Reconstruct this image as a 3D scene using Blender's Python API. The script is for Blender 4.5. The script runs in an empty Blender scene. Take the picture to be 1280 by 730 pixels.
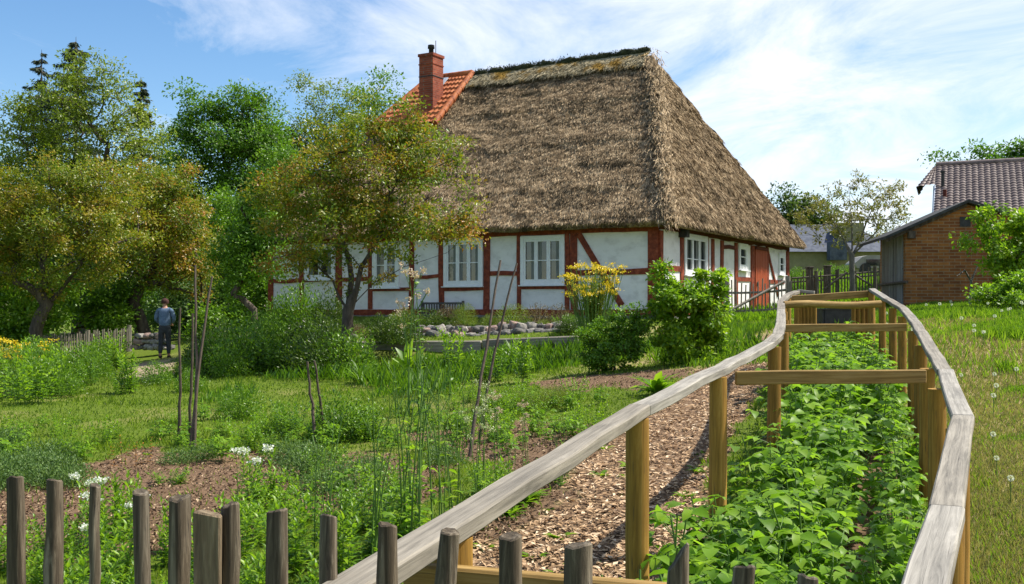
import bpy, math, random
import numpy as np
from mathutils import Vector, Matrix
R = math.radians
C = bpy.context.scene.collection
rng = np.random.default_rng(7)
random.seed(7)
E = 1.6          # eye height
F = 1300.0       # focal length in photo pixels (1280 wide)
HY = 382.0       # horizon row
def W(px, py, d): return np.array([(px-640)/F*d, d, E-(py-HY)/F*d])

# ------------------------------------------------------------------ noise
def _h(i, j, k, s):
    n = (i*374761393 + j*668265263 + k*2147483647 + s*974634777) & 0xFFFFFFFF
    n = ((n ^ (n >> 13)) * 1274126177) & 0xFFFFFFFF
    return ((n ^ (n >> 16)) & 0xFFFF) / 65535.0
def vnoise(x, y, z=0.0, s=0):
    x, y, z = np.broadcast_arrays(np.asarray(x, float), np.asarray(y, float), np.asarray(z, float))
    i, j, k = (np.floor(a).astype(np.int64) for a in (x, y, z))
    fx, fy, fz = x-i, y-j, z-k
    fx, fy, fz = (a*a*(3-2*a) for a in (fx, fy, fz))
    r = 0
    for a in (0, 1):
        for b in (0, 1):
            for c in (0, 1):
                w = (fx if a else 1-fx)*(fy if b else 1-fy)*(fz if c else 1-fz)
                r = r + w*_h(i+a, j+b, k+c, s)
    return r
def fbm(x, y, z=0.0, s=0, o=3):
    r = 0; a = .5; f = 1
    for q in range(o):
        r = r + a*vnoise(np.asarray(x)*f, np.asarray(y)*f, np.asarray(z)*f, s+q); a *= .5; f *= 2.1
    return r/(1-.5**o)
def sstep(a, b, x):
    t = np.clip((x-a)/(b-a), 0, 1); return t*t*(3-2*t)

# ------------------------------------------------------------------ terrain height
CP = np.array([(-6,-2,-1.6),(0,-2,-1.6),(6,-2,-1.5),(-4,1,-1.6),(0,1,-1.58),(3,1,-1.52),(-4,6,-1.6),(-1,4.6,-1.55),(.6,4.6,-1.48),(1.6,4.6,-1.47),
 (2,6.2,-1.43),(1.2,8,-1.36),(2.7,8.4,-1.28),(2.0,10.3,-1.22),(3.3,10.3,-1.17),(2.6,13,-1.05),(4.2,13.5,-.96),(4.8,16,-.78),(3.6,5,-1.42),(5,8,-1.2),(5.6,10.5,-1.0),
 (-6,12,-1.6),(0,12,-1.5),(-10,20,-1.6),(-3,20,-1.35),(-10,30,-1.585),(-16,26,-1.6),(0,17,-1.3),(2.7,17,-1.02),(1.5,22,-1.1),(-4,23.4,-1.3),(0,23.4,-1.2),
 (7,29,-.4),(4.5,26,-.5),(5.2,21,-.62),(9.46,25,-.06),(12,24,.0),(8,20,-.2),(6.2,15,-.5),(7.2,12,-.7),(10,15,-.3),(10.2,30,.15),
 (10,38.5,.0),(12,45,.5),(12,53,1.3),(14,62,1.6),(18,35,.6),(20,50,1.2),(-8.2,35,-.42),(-3,31.5,-.38),(3,27.5,-.38),(-12,37,-1.3),(0,40,-.2),(-20,40,-1.6),(-30,50,-1.6),(-10,60,-1.0),(-30,10,-1.6),(-20,0,-1.6),(15,2,-1.2),(20,12,-.6)], float)
def _U(r2): return np.where(r2 < 1e-9, 0, r2*np.log(r2+1e-12))*.5
_n = len(CP)
_K = np.zeros((_n+3, _n+3)); _d2 = ((CP[:, None, :2]-CP[None, :, :2])**2).sum(-1)
_K[:_n, :_n] = _U(_d2)+np.eye(_n)*.8; _K[:_n, _n] = 1; _K[:_n, _n+1:] = CP[:, :2]; _K[_n, :_n] = 1; _K[_n+1:, :_n] = CP[:, :2].T
_w = np.linalg.solve(_K, np.concatenate([CP[:, 2], np.zeros(3)]))
def gz(x, y):
    x = np.asarray(x, float); y = np.asarray(y, float)
    xc = np.clip(x, -30, 20); yc = np.clip(y, -3, 62); sh = np.broadcast(xc, yc).shape
    xc, yc = (np.broadcast_to(a, sh).ravel() for a in (xc, yc))
    out = np.empty(len(xc))
    for s in range(0, len(xc), 20000):
        a, b = xc[s:s+20000], yc[s:s+20000]
        r2 = (a[:, None]-CP[None, :, 0])**2+(b[:, None]-CP[None, :, 1])**2
        out[s:s+20000] = _U(r2)@_w[:_n]+_w[_n]+_w[_n+1]*a+_w[_n+2]*b
    out = out.reshape(sh)
    x = np.broadcast_to(x, sh); y = np.broadcast_to(y, sh)
    yl = np.where(x < -1, 24.15, 24.15-(x+1)*.03)
    out = out + .34*sstep(yl, yl+.25, y)*(1-sstep(25, 28.5, y))*sstep(-8.5, -4.2, x)*(1-sstep(1.4, 2.2, x))
    out = out + .05*(fbm(x*.9, y*.9, 0, 11)-.5)*sstep(2, 5, y)
    return out+E
def G(px, py):
    ds = np.linspace(1.2, 62, 700)
    z = gz((px-640)/F*ds, ds); rz = E-(py-HY)/F*ds
    k = np.argmax(rz <= z)
    d = ds[k] if (rz <= z).any() else 60.0
    x = (px-640)/F*d
    return np.array([x, d, float(gz(x, d))])
def on(px, d):
    x = (px-640)/F*d; return np.array([x, d, float(gz(x, d))])
def proj(x, y, z): return 640+F*x/np.maximum(y, .1), HY+F*(E-z)/np.maximum(y, .1)
def inpoly(px, py, poly):
    r = np.zeros(np.shape(px), bool); n = len(poly)
    for i in range(n):
        x1, y1 = poly[i]; x2, y2 = poly[(i+1) % n]
        c = ((y1 > py) != (y2 > py)) & (px < (x2-x1)*(py-y1)/((y2-y1) or 1e-9)+x1); r ^= c
    return r

# ------------------------------------------------------------------ mesh builder
class MB:
    def __init__(s): s.V = []; s.P = []; s.n = 0
    def add(s, V, Fc, mat=0, rnd=None, smooth=False):
        V = np.asarray(V, float).reshape(-1, 3); Fc = np.asarray(Fc, np.int64)
        if rnd is None: rnd = np.full(len(Fc), .5)
        s.V.append(V); s.P.append((Fc+s.n, mat, np.broadcast_to(rnd, (len(Fc),)), smooth)); s.n += len(V); return s
    def box(s, c, h, M=None, mat=0):
        V = np.array([(x, y, z) for x in (-1, 1) for y in (-1, 1) for z in (-1, 1)], float)*h
        if M is not None: V = V@np.asarray(M).T      # columns of M = axes
        return s.add(V+c, [(0,1,3,2),(4,6,7,5),(0,4,5,1),(2,3,7,6),(0,2,6,4),(1,5,7,3)], mat)
    def quad(s, a, b, c, d, mat=0): return s.add([a, b, c, d], [(0,1,2,3)], mat)
    def tube(s, pts, rad, k=6, mat=0, rnd=None, cap=True, wob=0):
        pts = np.asarray(pts, float); n = len(pts); rad = np.broadcast_to(np.asarray(rad, float), (n,))
        T = np.gradient(pts, axis=0); T /= np.linalg.norm(T, axis=1)[:, None]+1e-9
        ref = np.array([0, 0, 1.]) if abs(T[0, 2]) < .8 else np.array([1., 0, 0])
        A = np.cross(T, ref); A /= np.linalg.norm(A, axis=1)[:, None]+1e-9; B = np.cross(T, A)
        th = np.arange(k)/k*2*math.pi
        rr = rad[:, None]*(1+wob*(rng.random((n, k))-.5)) if wob else np.repeat(rad[:, None], k, 1)
        V = pts[:, None]+rr[..., None]*(np.cos(th)[None, :, None]*A[:, None]+np.sin(th)[None, :, None]*B[:, None])
        i = np.arange(n-1)[:, None]*k; j = np.arange(k)[None]; j2 = (j+1) % k
        Q = np.stack([i+j, i+j2, i+k+j2, i+k+j], -1).reshape(-1, 4)
        s.add(V.reshape(-1, 3), Q, mat, rnd, True)
        if cap:
            for e, ring in ((0, V[0]), (n-1, V[-1])):
                c = ring.mean(0); f = [(k, (q+1) % k, q) if e == 0 else (k, q, (q+1) % k) for q in range(k)]
                s.add(np.vstack([ring, c]), f, mat)
        return s
    def leaves(s, P, D, N, L, Wd, mat=0, rnd=None, fold=.18, fine=False, droop=.0):
        P = np.asarray(P, float); n = len(P)
        if n == 0: return s
        D = D/(np.linalg.norm(D, axis=1)[:, None]+1e-9)
        S = np.cross(D, N); S /= np.linalg.norm(S, axis=1)[:, None]+1e-9; N = np.cross(S, D)
        L = np.broadcast_to(L, (n,))[:, None]; Wd = np.broadcast_to(Wd, (n,))[:, None]
        if rnd is None: rnd = rng.random(n)
        if not fine:
            V = np.stack([P, P+D*L*.45+S*Wd*.5+N*Wd*fold, P+D*L-N*L*droop, P+D*L*.45-S*Wd*.5+N*Wd*fold], 1)
            b = np.arange(n)[:, None]*4
            T = np.concatenate([b+[0, 1, 2], b+[0, 2, 3]]); return s.add(V.reshape(-1, 3), T, mat, np.tile(rnd, 2))
        m1 = P+D*L*.3+N*L*droop*.15; m2 = P+D*L*.68-N*L*droop*.2; tp = P+D*L-N*L*droop
        V = np.stack([P, m1, m2, tp, m1+S*Wd*.48+N*Wd*fold, m2+S*Wd*.36+N*Wd*fold, m1-S*Wd*.48+N*Wd*fold, m2-S*Wd*.36+N*Wd*fold], 1)
        b = np.arange(n)[:, None]*8
        Q = np.concatenate([b+[1, 4, 5, 2], b+[6, 1, 2, 7]]); T = np.concatenate([b+[0, 4, 1], b+[0, 1, 6], b+[2, 5, 3], b+[7, 2, 3]])
        s.add(V.reshape(-1, 3), T, mat, np.tile(rnd, 4), True)
        s.P.append((Q+(s.n-8*n), mat, np.tile(rnd, 2), True)); return s
    def build(s, name, mats, parent=None, off=None):
        me = bpy.data.meshes.new(name)
        V = np.concatenate(s.V) if s.V else np.zeros((0, 3))
        if off is not None: V = V-np.asarray(off)
        me.vertices.add(len(V)); me.vertices.foreach_set('co', V.ravel())
        idx = np.concatenate([p[0].ravel() for p in s.P]); tot = np.concatenate([np.full(len(p[0]), p[0].shape[1]) for p in s.P])
        st = np.concatenate([[0], np.cumsum(tot)[:-1]])
        me.loops.add(len(idx)); me.loops.foreach_set('vertex_index', idx.astype(np.int32))
        me.polygons.add(len(tot)); me.polygons.foreach_set('loop_start', st.astype(np.int32))
        me.polygons.foreach_set('material_index', np.concatenate([np.full(len(p[0]), p[1]) for p in s.P]).astype(np.int32))
        me.update(calc_edges=True)
        me.polygons.foreach_set('use_smooth', np.concatenate([np.full(len(p[0]), p[3]) for p in s.P]))
        at = me.attributes.new('rnd', 'FLOAT', 'FACE'); at.data.foreach_set('value', np.concatenate([p[2] for p in s.P]).astype(np.float32))
        for m in (mats if isinstance(mats, (list, tuple)) else [mats]): me.materials.append(m)
        o = bpy.data.objects.new(name, me); C.objects.link(o)
        if parent is not None: o.parent = parent
        return o
def tag(o, label, cat, group=None):
    o['label'] = label; o['category'] = cat
    if group: o['group'] = group
    return o
def thing(name, loc, label, cat, group=None):
    o = bpy.data.objects.new(name, None); C.objects.link(o); o.location = loc; o.empty_display_size = .2
    return tag(o, label, cat, group)
def struct(o): o['kind'] = 'structure'; return o
def stuff(o): o['kind'] = 'stuff'; return o
def copy_tree(o, parent=None):
    c = o.copy(); C.objects.link(c); c.parent = parent
    for ch in o.children: copy_tree(ch, c)
    return c
def bevel(o, w, seg=1):
    m = o.modifiers.new('bevel', 'BEVEL'); m.width = w; m.segments = seg; m.limit_method = 'ANGLE'; return o

# ------------------------------------------------------------------ materials
def newmat(name):
    m = bpy.data.materials.new(name); m.use_nodes = True; nt = m.node_tree; nt.nodes.clear()
    out = nt.nodes.new('ShaderNodeOutputMaterial'); return m, nt, out
def nd(nt, t, **k):
    n = nt.nodes.new('ShaderNode'+t)
    for a, b in k.items():
        if a in n.inputs.keys(): n.inputs[a].default_value = b
        else: setattr(n, a, b)
    return n
def col(c): return (*c, 1)
def ramp(nt, fac, stops):
    r = nt.nodes.new('ShaderNodeValToRGB'); e = r.color_ramp.elements
    e[0].position, e[0].color = stops[0][0], col(stops[0][1]); e[1].position, e[1].color = stops[-1][0], col(stops[-1][1])
    for p, c in stops[1:-1]:
        q = e.new(p); q.color = col(c)
    nt.links.new(fac, r.inputs[0]); return r.outputs[0]
def mixc(nt, f, a, b, mode='MIX'):
    m = nt.nodes.new('ShaderNodeMix'); m.data_type = 'RGBA'; m.blend_type = mode
    for s, v in ((m.inputs[0], f), (m.inputs[6], a), (m.inputs[7], b)):
        if hasattr(v, 'is_linked'): nt.links.new(v, s)
        elif isinstance(v, tuple): s.default_value = col(v)
        else: s.default_value = v
    return m.outputs[2]
def coords(nt, scale=(1, 1, 1), kind='Object'):
    tc = nt.nodes.new('ShaderNodeTexCoord'); mp = nt.nodes.new('ShaderNodeMapping'); mp.inputs['Scale'].default_value = scale
    nt.links.new(tc.outputs[kind], mp.inputs[0]); return mp.outputs[0]
def noise(nt, vec, scale, detail=4, rough=.6, dist=0):
    n = nd(nt, 'TexNoise'); n.inputs['Scale'].default_value = scale; n.inputs['Detail'].default_value = detail
    n.inputs['Roughness'].default_value = rough; n.inputs['Distortion'].default_value = dist
    if vec is not None: nt.links.new(vec, n.inputs['Vector'])
    return n.outputs['Fac']
def finish(nt, out, c, rough=.8, bump=None, bstr=.4, bdist=.01, spec=.3, metal=0):
    p = nd(nt, 'BsdfPrincipled'); p.inputs['Roughness'].default_value = rough; p.inputs['Metallic'].default_value = metal
    p.inputs['Specular IOR Level'].default_value = spec
    if hasattr(c, 'is_linked'): nt.links.new(c, p.inputs['Base Color'])
    else: p.inputs['Base Color'].default_value = col(c)
    if bump is not None:
        b = nd(nt, 'Bump'); b.inputs['Strength'].default_value = bstr; b.inputs['Distance'].default_value = bdist
        nt.links.new(bump, b.inputs['Height']); nt.links.new(b.outputs[0], p.inputs['Normal'])
    nt.links.new(p.outputs[0], out.inputs[0]); return p
def noisy(name, stops, scale=5, stretch=(1, 1, 1), rough=.8, bstr=.4, bdist=.01, spec=.3, second=None, detail=6):
    m, nt, out = newmat(name); v = coords(nt, stretch)
    f = noise(nt, v, scale, detail, .65); c = ramp(nt, f, stops)
    if second:   # (scale, color, lo, hi)
        g = noise(nt, coords(nt), second[0], 4, .6)
        mk = nd(nt, 'MapRange'); mk.inputs['From Min'].default_value = second[2]; mk.inputs['From Max'].default_value = second[3]
        nt.links.new(g, mk.inputs[0]); c = mixc(nt, mk.outputs[0], c, second[1])
    finish(nt, out, c, rough, f, bstr, bdist, spec); return m
def attr(nt, name='rnd'):
    a = nd(nt, 'Attribute'); a.attribute_name = name; return a.outputs['Fac']
def leafmat(name, stops, tr=.36, rough=.4, spec=.45, patch=None):
    m, nt, out = newmat(name); a = attr(nt)
    g = noise(nt, coords(nt), 1.3, 3)
    ad = nd(nt, 'Math', operation='MULTIPLY_ADD'); nt.links.new(g, ad.inputs[0]); ad.inputs[1].default_value = .5
    sb = nd(nt, 'Math', operation='MULTIPLY_ADD'); nt.links.new(a, sb.inputs[0]); sb.inputs[1].default_value = .8; sb.inputs[2].default_value = -.15
    nt.links.new(sb.outputs[0], ad.inputs[2])
    c = ramp(nt, ad.outputs[0], stops)
    p = nd(nt, 'BsdfPrincipled'); p.inputs['Roughness'].default_value = rough; p.inputs['Specular IOR Level'].default_value = spec
    nt.links.new(c, p.inputs['Base Color'])
    t = nd(nt, 'BsdfTranslucent'); tc = mixc(nt, 1.0, c, (1.0, 1.15, .45), 'MULTIPLY')
    g2 = nd(nt, 'Gamma'); g2.inputs[1].default_value = .8; nt.links.new(tc, g2.inputs[0]); nt.links.new(g2.outputs[0], t.inputs[0])
    mx = nd(nt, 'MixShader'); mx.inputs[0].default_value = tr
    nt.links.new(p.outputs[0], mx.inputs[1]); nt.links.new(t.outputs[0], mx.inputs[2]); nt.links.new(mx.outputs[0], out.inputs[0]); return m

M = {}
M['bark'] = noisy('bark', [(.3, (.03, .024, .018)), (.55, (.09, .07, .055)), (.75, (.17, .14, .11))], 9, (1, 1, .25), .9, .9, .03)
M['bark_grey'] = noisy('bark_grey', [(.3, (.07, .065, .055)), (.55, (.16, .15, .13)), (.75, (.26, .25, .22))], 10, (1, 1, .3), .9, .7, .02)
M['twig'] = noisy('twig', [(.3, (.05, .035, .025)), (.7, (.13, .10, .075))], 12)
M['stem'] = noisy('green_stem', [(.3, (.06, .13, .02)), (.7, (.12, .22, .04))], 12, rough=.5)
M['stem_red'] = noisy('woody_stem', [(.3, (.07, .05, .03)), (.7, (.15, .12, .07))], 12)
# leaves: cool to warm
M['lf_orchard'] = leafmat('orchard_leaf', [(.0, (.045, .085, .006)), (.40, (.13, .20, .010)), (.62, (.26, .24, .015)), (.86, (.40, .16, .02))], .38)
M['lf_orchard_orange'] = leafmat('orange_young_leaf', [(.0, (.05, .09, .006)), (.40, (.15, .21, .010)), (.64, (.28, .25, .014)), (.9, (.36, .17, .018))])
M['lf_maple'] = leafmat('maple_leaf', [(.0, (.025, .07, .004)), (.5, (.075, .18, .010)), (1, (.17, .32, .02))], .4)
M['lf_pale'] = leafmat('pale_leaf', [(.0, (.07, .12, .008)), (.5, (.16, .22, .014)), (1, (.29, .33, .03))])
M['lf_dark'] = leafmat('dark_leaf', [(.0, (.018, .04, .004)), (.5, (.045, .09, .007)), (1, (.10, .17, .012))], .35)
M['lf_mid'] = leafmat('mid_green_leaf', [(.0, (.035, .09, .005)), (.5, (.10, .22, .009)), (1, (.22, .36, .018))])
M['lf_bright'] = leafmat('bright_leaf', [(.0, (.06, .14, .006)), (.5, (.15, .29, .010)), (1, (.29, .43, .018))], .5)
M['lf_currant'] = leafmat('currant_leaf', [(.0, (.05, .12, .005)), (.45, (.14, .27, .010)), (1, (.34, .46, .018))], .5)
M['lf_bean'] = leafmat('bean_leaf', [(.0, (.06, .14, .008)), (.5, (.15, .30, .016)), (1, (.27, .42, .03))], .5, .45, .28)
M['lf_blue'] = leafmat('bluegreen_leaf', [(.0, (.04, .09, .022)), (.5, (.09, .17, .035)), (1, (.17, .26, .06))], .3, .55)
M['lf_spruce'] = leafmat('spruce_needle', [(.0, (.010, .022, .008)), (.5, (.02, .04, .012)), (1, (.045, .065, .02))], .1, .6)
M['lf_walnut'] = leafmat('walnut_leaf', [(.0, (.09, .13, .02)), (.5, (.17, .17, .03)), (1, (.30, .22, .05))])
M['lf_brown'] = leafmat('brownish_leaf', [(.0, (.09, .06, .03)), (.5, (.17, .11, .05)), (1, (.22, .20, .07))], .3)
M['lf_grass'] = leafmat('grass_blade', [(.0, (.06, .11, .006)), (.5, (.15, .24, .012)), (.85, (.25, .33, .025)), (1, (.36, .34, .10))], .4, .5)
M['lf_bank'] = leafmat('bank_grass_blade', [(.0, (.07, .14, .006)), (.5, (.16, .30, .012)), (.85, (.28, .42, .025)), (1, (.40, .40, .10))], .4, .5)
M['lf_dry'] = leafmat('dry_blade', [(.0, (.12, .17, .03)), (.5, (.24, .24, .07)), (1, (.40, .32, .14))], .3, .6)
M['pale_head'] = leafmat('pale_seed_head', [(0, (.30, .36, .16)), (1, (.5, .52, .32))], .3)
M['yellow'] = leafmat('yellow_petal', [(0, (.65, .42, .01)), (1, (.8, .62, .02))], .3)
M['white_petal'] = leafmat('white_petal', [(0, (.6, .62, .58)), (1, (.8, .8, .78))], .3)
M['pink_petal'] = leafmat('pink_petal', [(0, (.5, .32, .25)), (1, (.65, .55, .45))], .3)
M['orange_petal'] = leafmat('orange_shoot', [(0, (.35, .12, .02)), (1, (.5, .25, .04))], .3)

def woodmat(name, stops, sx=(.6, 14, 14), crack=.7, knots=True, rough=.75, bstr=.35):
    m, nt, out = newmat(name); v = coords(nt, sx)
    f = noise(nt, v, 3.0, 8, .7, .6); c = ramp(nt, f, stops)
    oi = nd(nt, 'ObjectInfo'); c = mixc(nt, .75, c, ramp(nt, oi.outputs['Random'], [(0, (.72, .66, .6)), (.5, (1, .98, .95)), (1, (1.15, 1.16, 1.2))]), 'MULTIPLY')
    big = noise(nt, coords(nt), 2.2, 3); c = mixc(nt, .35, c, ramp(nt, big, [(.35, (.35, .35, .36)), (.65, (1, 1, 1))]), 'MULTIPLY')
    if knots:
        vo = nd(nt, 'TexVoronoi'); vo.inputs['Scale'].default_value = 1.5; nt.links.new(coords(nt, (1.2, 4, 4)), vo.inputs['Vector'])
        k = nd(nt, 'MapRange'); k.inputs['From Min'].default_value = .06; k.inputs['From Max'].default_value = .13; k.inputs['To Min'].default_value = 1; k.inputs['To Max'].default_value = 0
        nt.links.new(vo.outputs['Distance'], k.inputs[0]); c = mixc(nt, k.outputs[0], c, (.05, .035, .025))
    fine = noise(nt, coords(nt, (sx[0]*.6, sx[1]*2.5, sx[2]*2.5)), 6, 3)
    mk = nd(nt, 'MapRange'); mk.inputs['From Min'].default_value = .62; mk.inputs['From Max'].default_value = .70; nt.links.new(fine, mk.inputs[0])
    mm = nd(nt, 'Math', operation='MULTIPLY'); nt.links.new(mk.outputs[0], mm.inputs[0]); mm.inputs[1].default_value = crack
    c = mixc(nt, mm.outputs[0], c, (.04, .035, .03))
    finish(nt, out, c, rough, f, bstr, .006, .25); return m
M['rail'] = woodmat('weathered_rail_wood', [(.3, (.12, .112, .095)), (.5, (.27, .25, .21)), (.7, (.42, .39, .33))])
M['post'] = woodmat('treated_post_wood', [(.3, (.13, .07, .014)), (.5, (.33, .18, .03)), (.7, (.50, .30, .07))], (10, 10, .5), .75)
M['bar'] = woodmat('crossbar_wood', [(.3, (.17, .10, .025)), (.5, (.32, .20, .06)), (.7, (.46, .32, .13))])
M['picket'] = woodmat('weathered_picket', [(.34, (.028, .021, .014)), (.52, (.12, .096, .066)), (.68, (.36, .31, .23))], (16, 16, .7), .95, True, .85, 1.0)
M['picket_far'] = noisy('grey_picket', [(.3, (.13, .11, .085)), (.7, (.30, .27, .22))], 12, (1, 1, .2))
M['picket_dark'] = noisy('dark_picket', [(.3, (.05, .04, .03)), (.7, (.13, .11, .085))], 12, (1, 1, .2))
M['cutwood'] = noisy('split_wood', [(.3, (.07, .05, .03)), (.5, (.17, .125, .075)), (.7, (.32, .25, .155))], 6, (9, 9, .7), .85, 1.0)
M['plank_grey'] = woodmat('grey_planks', [(.3, (.10, .10, .10)), (.5, (.20, .20, .20)), (.7, (.33, .33, .33))], (10, 10, .5), .5)
M['log'] = woodmat('weathered_log', [(.3, (.14, .13, .11)), (.5, (.27, .25, .21)), (.7, (.40, .38, .33))], (.5, 10, 10), .5)
M['red'] = noisy('red_timber_paint', [(.3, (.09, .018, .010)), (.52, (.22, .045, .020)), (.75, (.36, .10, .05))], 9, (1, 1, 1), .7, .3, .01, .25, (3, (.12, .03, .02), .55, .75))
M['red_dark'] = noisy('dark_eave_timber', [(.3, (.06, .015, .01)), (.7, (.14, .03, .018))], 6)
M['door'] = noisy('red_door_planks', [(.3, (.24, .045, .018)), (.7, (.40, .085, .03))], 5, (8, 8, .6), .6, .3)
M['plaster'] = noisy('white_plaster', [(.25, (.58, .555, .55)), (.5, (.78, .755, .755)), (.8, (.84, .82, .82))], 2.5, (1, 1, 1.6), .9, .25, .03, .2, (1.1, (.62, .62, .62), .55, .8))
M['white'] = noisy('white_window_paint', [(.3, (.70, .71, .72)), (.7, (.82, .83, .84))], 8, rough=.45)
def glassmat():
    m, nt, out = newmat('window_glass'); f = noise(nt, coords(nt), 2.5, 3)
    c = ramp(nt, f, [(.4, (.012, .014, .012)), (.6, (.05, .055, .045)), (.75, (.14, .14, .11))]); finish(nt, out, c, .06, None, spec=.9); return m
M['glass'] = glassmat()
M['stone_wall'] = noisy('plinth_stone', [(.3, (.06, .06, .06)), (.5, (.17, .165, .155)), (.7, (.30, .29, .27))], 3.5, rough=.9, bstr=.9, bdist=.05)
M['stone'] = noisy('field_stone', [(.3, (.13, .115, .10)), (.5, (.26, .24, .21)), (.72, (.42, .38, .34))], 4, rough=.9, bstr=.6, bdist=.03)
M['stone_red'] = noisy('reddish_stone', [(.3, (.14, .09, .075)), (.5, (.28, .19, .16)), (.72, (.42, .33, .28))], 4, rough=.9, bstr=.6, bdist=.03)
M['stone_dark'] = noisy('dark_stone', [(.3, (.05, .05, .048)), (.5, (.12, .115, .105)), (.72, (.24, .22, .20))], 4, rough=.9, bstr=.6, bdist=.03)
M['black'] = noisy('black_metal', [(.3, (.015, .015, .015)), (.7, (.04, .04, .04))], 10, rough=.5)
M['metal'] = noisy('grey_flashing', [(.3, (.30, .34, .40)), (.7, (.50, .55, .62))], 5, rough=.4)
M['moss'] = noisy('ridge_moss', [(.3, (.015, .02, .008)), (.6, (.05, .055, .025)), (.8, (.12, .11, .05))], 6, rough=1, bstr=1, bdist=.08)

def thatchmat():
    m, nt, out = newmat('thatch'); a = attr(nt)
    v = coords(nt, (1, 1, 1)); n1 = noise(nt, v, 26, 6, .75); n2 = noise(nt, v, 1.6, 5, .7, .4); n3 = noise(nt, coords(nt, (.8, .8, 2.0)), 2.6, 6, .7, .8)
    s1 = nd(nt, 'Math', operation='MULTIPLY_ADD'); nt.links.new(n1, s1.inputs[0]); s1.inputs[1].default_value = .6
    s0 = nd(nt, 'Math', operation='MULTIPLY'); nt.links.new(n3, s0.inputs[0]); s0.inputs[1].default_value = .95; nt.links.new(s0.outputs[0], s1.inputs[2])
    s2 = nd(nt, 'Math', operation='MULTIPLY_ADD'); nt.links.new(a, s2.inputs[0]); s2.inputs[1].default_value = .35
    nt.links.new(s1.outputs[0], s2.inputs[2])
    sub = nd(nt, 'Math', operation='SUBTRACT'); nt.links.new(s2.outputs[0], sub.inputs[0]); sub.inputs[1].default_value = .385
    c = ramp(nt, sub.outputs[0], [(.28, (.022, .015, .008)), (.42, (.092, .062, .034)), (.58, (.27, .19, .108)), (.78, (.60, .455, .285))])
    mk = nd(nt, 'MapRange'); mk.inputs['From Min'].default_value = .52; mk.inputs['From Max'].default_value = .68; nt.links.new(n2, mk.inputs[0])
    mm = nd(nt, 'Math', operation='MULTIPLY'); nt.links.new(mk.outputs[0], mm.inputs[0]); mm.inputs[1].default_value = .85
    c = mixc(nt, mm.outputs[0], c, (.05, .038, .021))
    finish(nt, out, c, .9, n1, .8, .05, .15); return m
M['thatch'] = thatchmat()
M['thatch_ridge'] = noisy('pale_ridge_straw', [(.3, (.16, .13, .07)), (.5, (.34, .29, .18)), (.75, (.52, .47, .36))], 14, (1, 1, 1), .9, .9, .06, .2, (1.5, (.28, .17, .03), .52, .62))

def brickmat(name, c1, c2, mortar, scale=1.0, bw=.25, bh=.075, ms=.008, dark=None):
    m, nt, out = newmat(name)
    tc = nd(nt, 'TexCoord'); sp = nd(nt, 'SeparateXYZ'); cb = nd(nt, 'CombineXYZ'); nt.links.new(tc.outputs['Object'], sp.inputs[0])
    ad = nd(nt, 'Math', operation='ADD'); nt.links.new(sp.outputs[0], ad.inputs[0]); nt.links.new(sp.outputs[1], ad.inputs[1])
    nt.links.new(ad.outputs[0], cb.inputs[0]); nt.links.new(sp.outputs[2], cb.inputs[1])
    b = nd(nt, 'TexBrick'); nt.links.new(cb.outputs[0], b.inputs['Vector'])
    for k, v in (('Color1', col(c1)), ('Color2', col(c2)), ('Mortar', col(mortar)), ('Scale', scale), ('Mortar Size', ms), ('Mortar Smooth', .2), ('Bias', -.1), ('Brick Width', bw), ('Row Height', bh)): b.inputs[k].default_value = v
    n = noise(nt, coords(nt), 1.1, 5, .7); c = mixc(nt, .6, b.outputs['Color'], ramp(nt, n, [(.3, (.45, .42, .4)), (.65, (1.1, 1.05, 1))]), 'MULTIPLY')
    n2 = noise(nt, coords(nt, (.6, .6, 1)), 9, 4, .7); c = mixc(nt, .5, c, ramp(nt, n2, [(.3, (.55, .5, .5)), (.6, (1.15, 1.1, 1.05))]), 'MULTIPLY')
    finish(nt, out, c, .9, b.outputs['Fac'], -.6, .01, .2); return m
M['brick_orange'] = brickmat('orange_brick', (.33, .14, .04), (.18, .065, .027), (.28, .21, .13))
M['brick_red'] = brickmat('red_chimney_brick', (.33, .085, .045), (.22, .05, .028), (.22, .14, .11))
M['tile_orange'] = noisy('orange_clay_tile', [(.3, (.16, .04, .018)), (.52, (.38, .11, .032)), (.75, (.50, .20, .075))], 5, rough=.7)
M['tile_brown'] = noisy('brown_roof_tile', [(.3, (.09, .066, .06)), (.55, (.17, .128, .115)), (.75, (.27, .22, .20))], 4, rough=.5)
M['roofing'] = noisy('dark_roofing_felt', [(.3, (.02, .022, .022)), (.7, (.06, .06, .058))], 6)
M['wall_dark'] = noisy('dark_gable_boards', [(.3, (.035, .045, .055)), (.7, (.08, .09, .10))], 6)
M['wall_yellow'] = noisy('yellow_render', [(.3, (.20, .185, .095)), (.7, (.28, .26, .14))], 3)
M['roof_blue'] = noisy('bluegrey_roof', [(.3, (.035, .045, .07)), (.7, (.11, .125, .16))], 3)
M['van'] = noisy('camper_shell', [(.3, (.24, .22, .19)), (.7, (.32, .30, .27))], 3, rough=.4)
M['denim'] = noisy('blue_shirt', [(.3, (.07, .11, .18)), (.7, (.13, .19, .29))], 12, rough=.9)
M['trouser'] = noisy('dark_trousers', [(.3, (.02, .022, .025)), (.7, (.05, .055, .06))], 12, rough=.9)
M['skin'] = noisy('skin', [(.3, (.36, .19, .13)), (.7, (.46, .26, .18))], 8, rough=.55)
M['cap'] = noisy('brown_cap', [(.3, (.035, .015, .012)), (.7, (.07, .03, .025))], 12, rough=.9)
M['boot'] = noisy('boot', [(.3, (.02, .015, .012)), (.7, (.05, .04, .03))], 12)
M['bench'] = noisy('dark_bench_wood', [(.3, (.05, .045, .045)), (.7, (.13, .12, .115))], 8)
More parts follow.
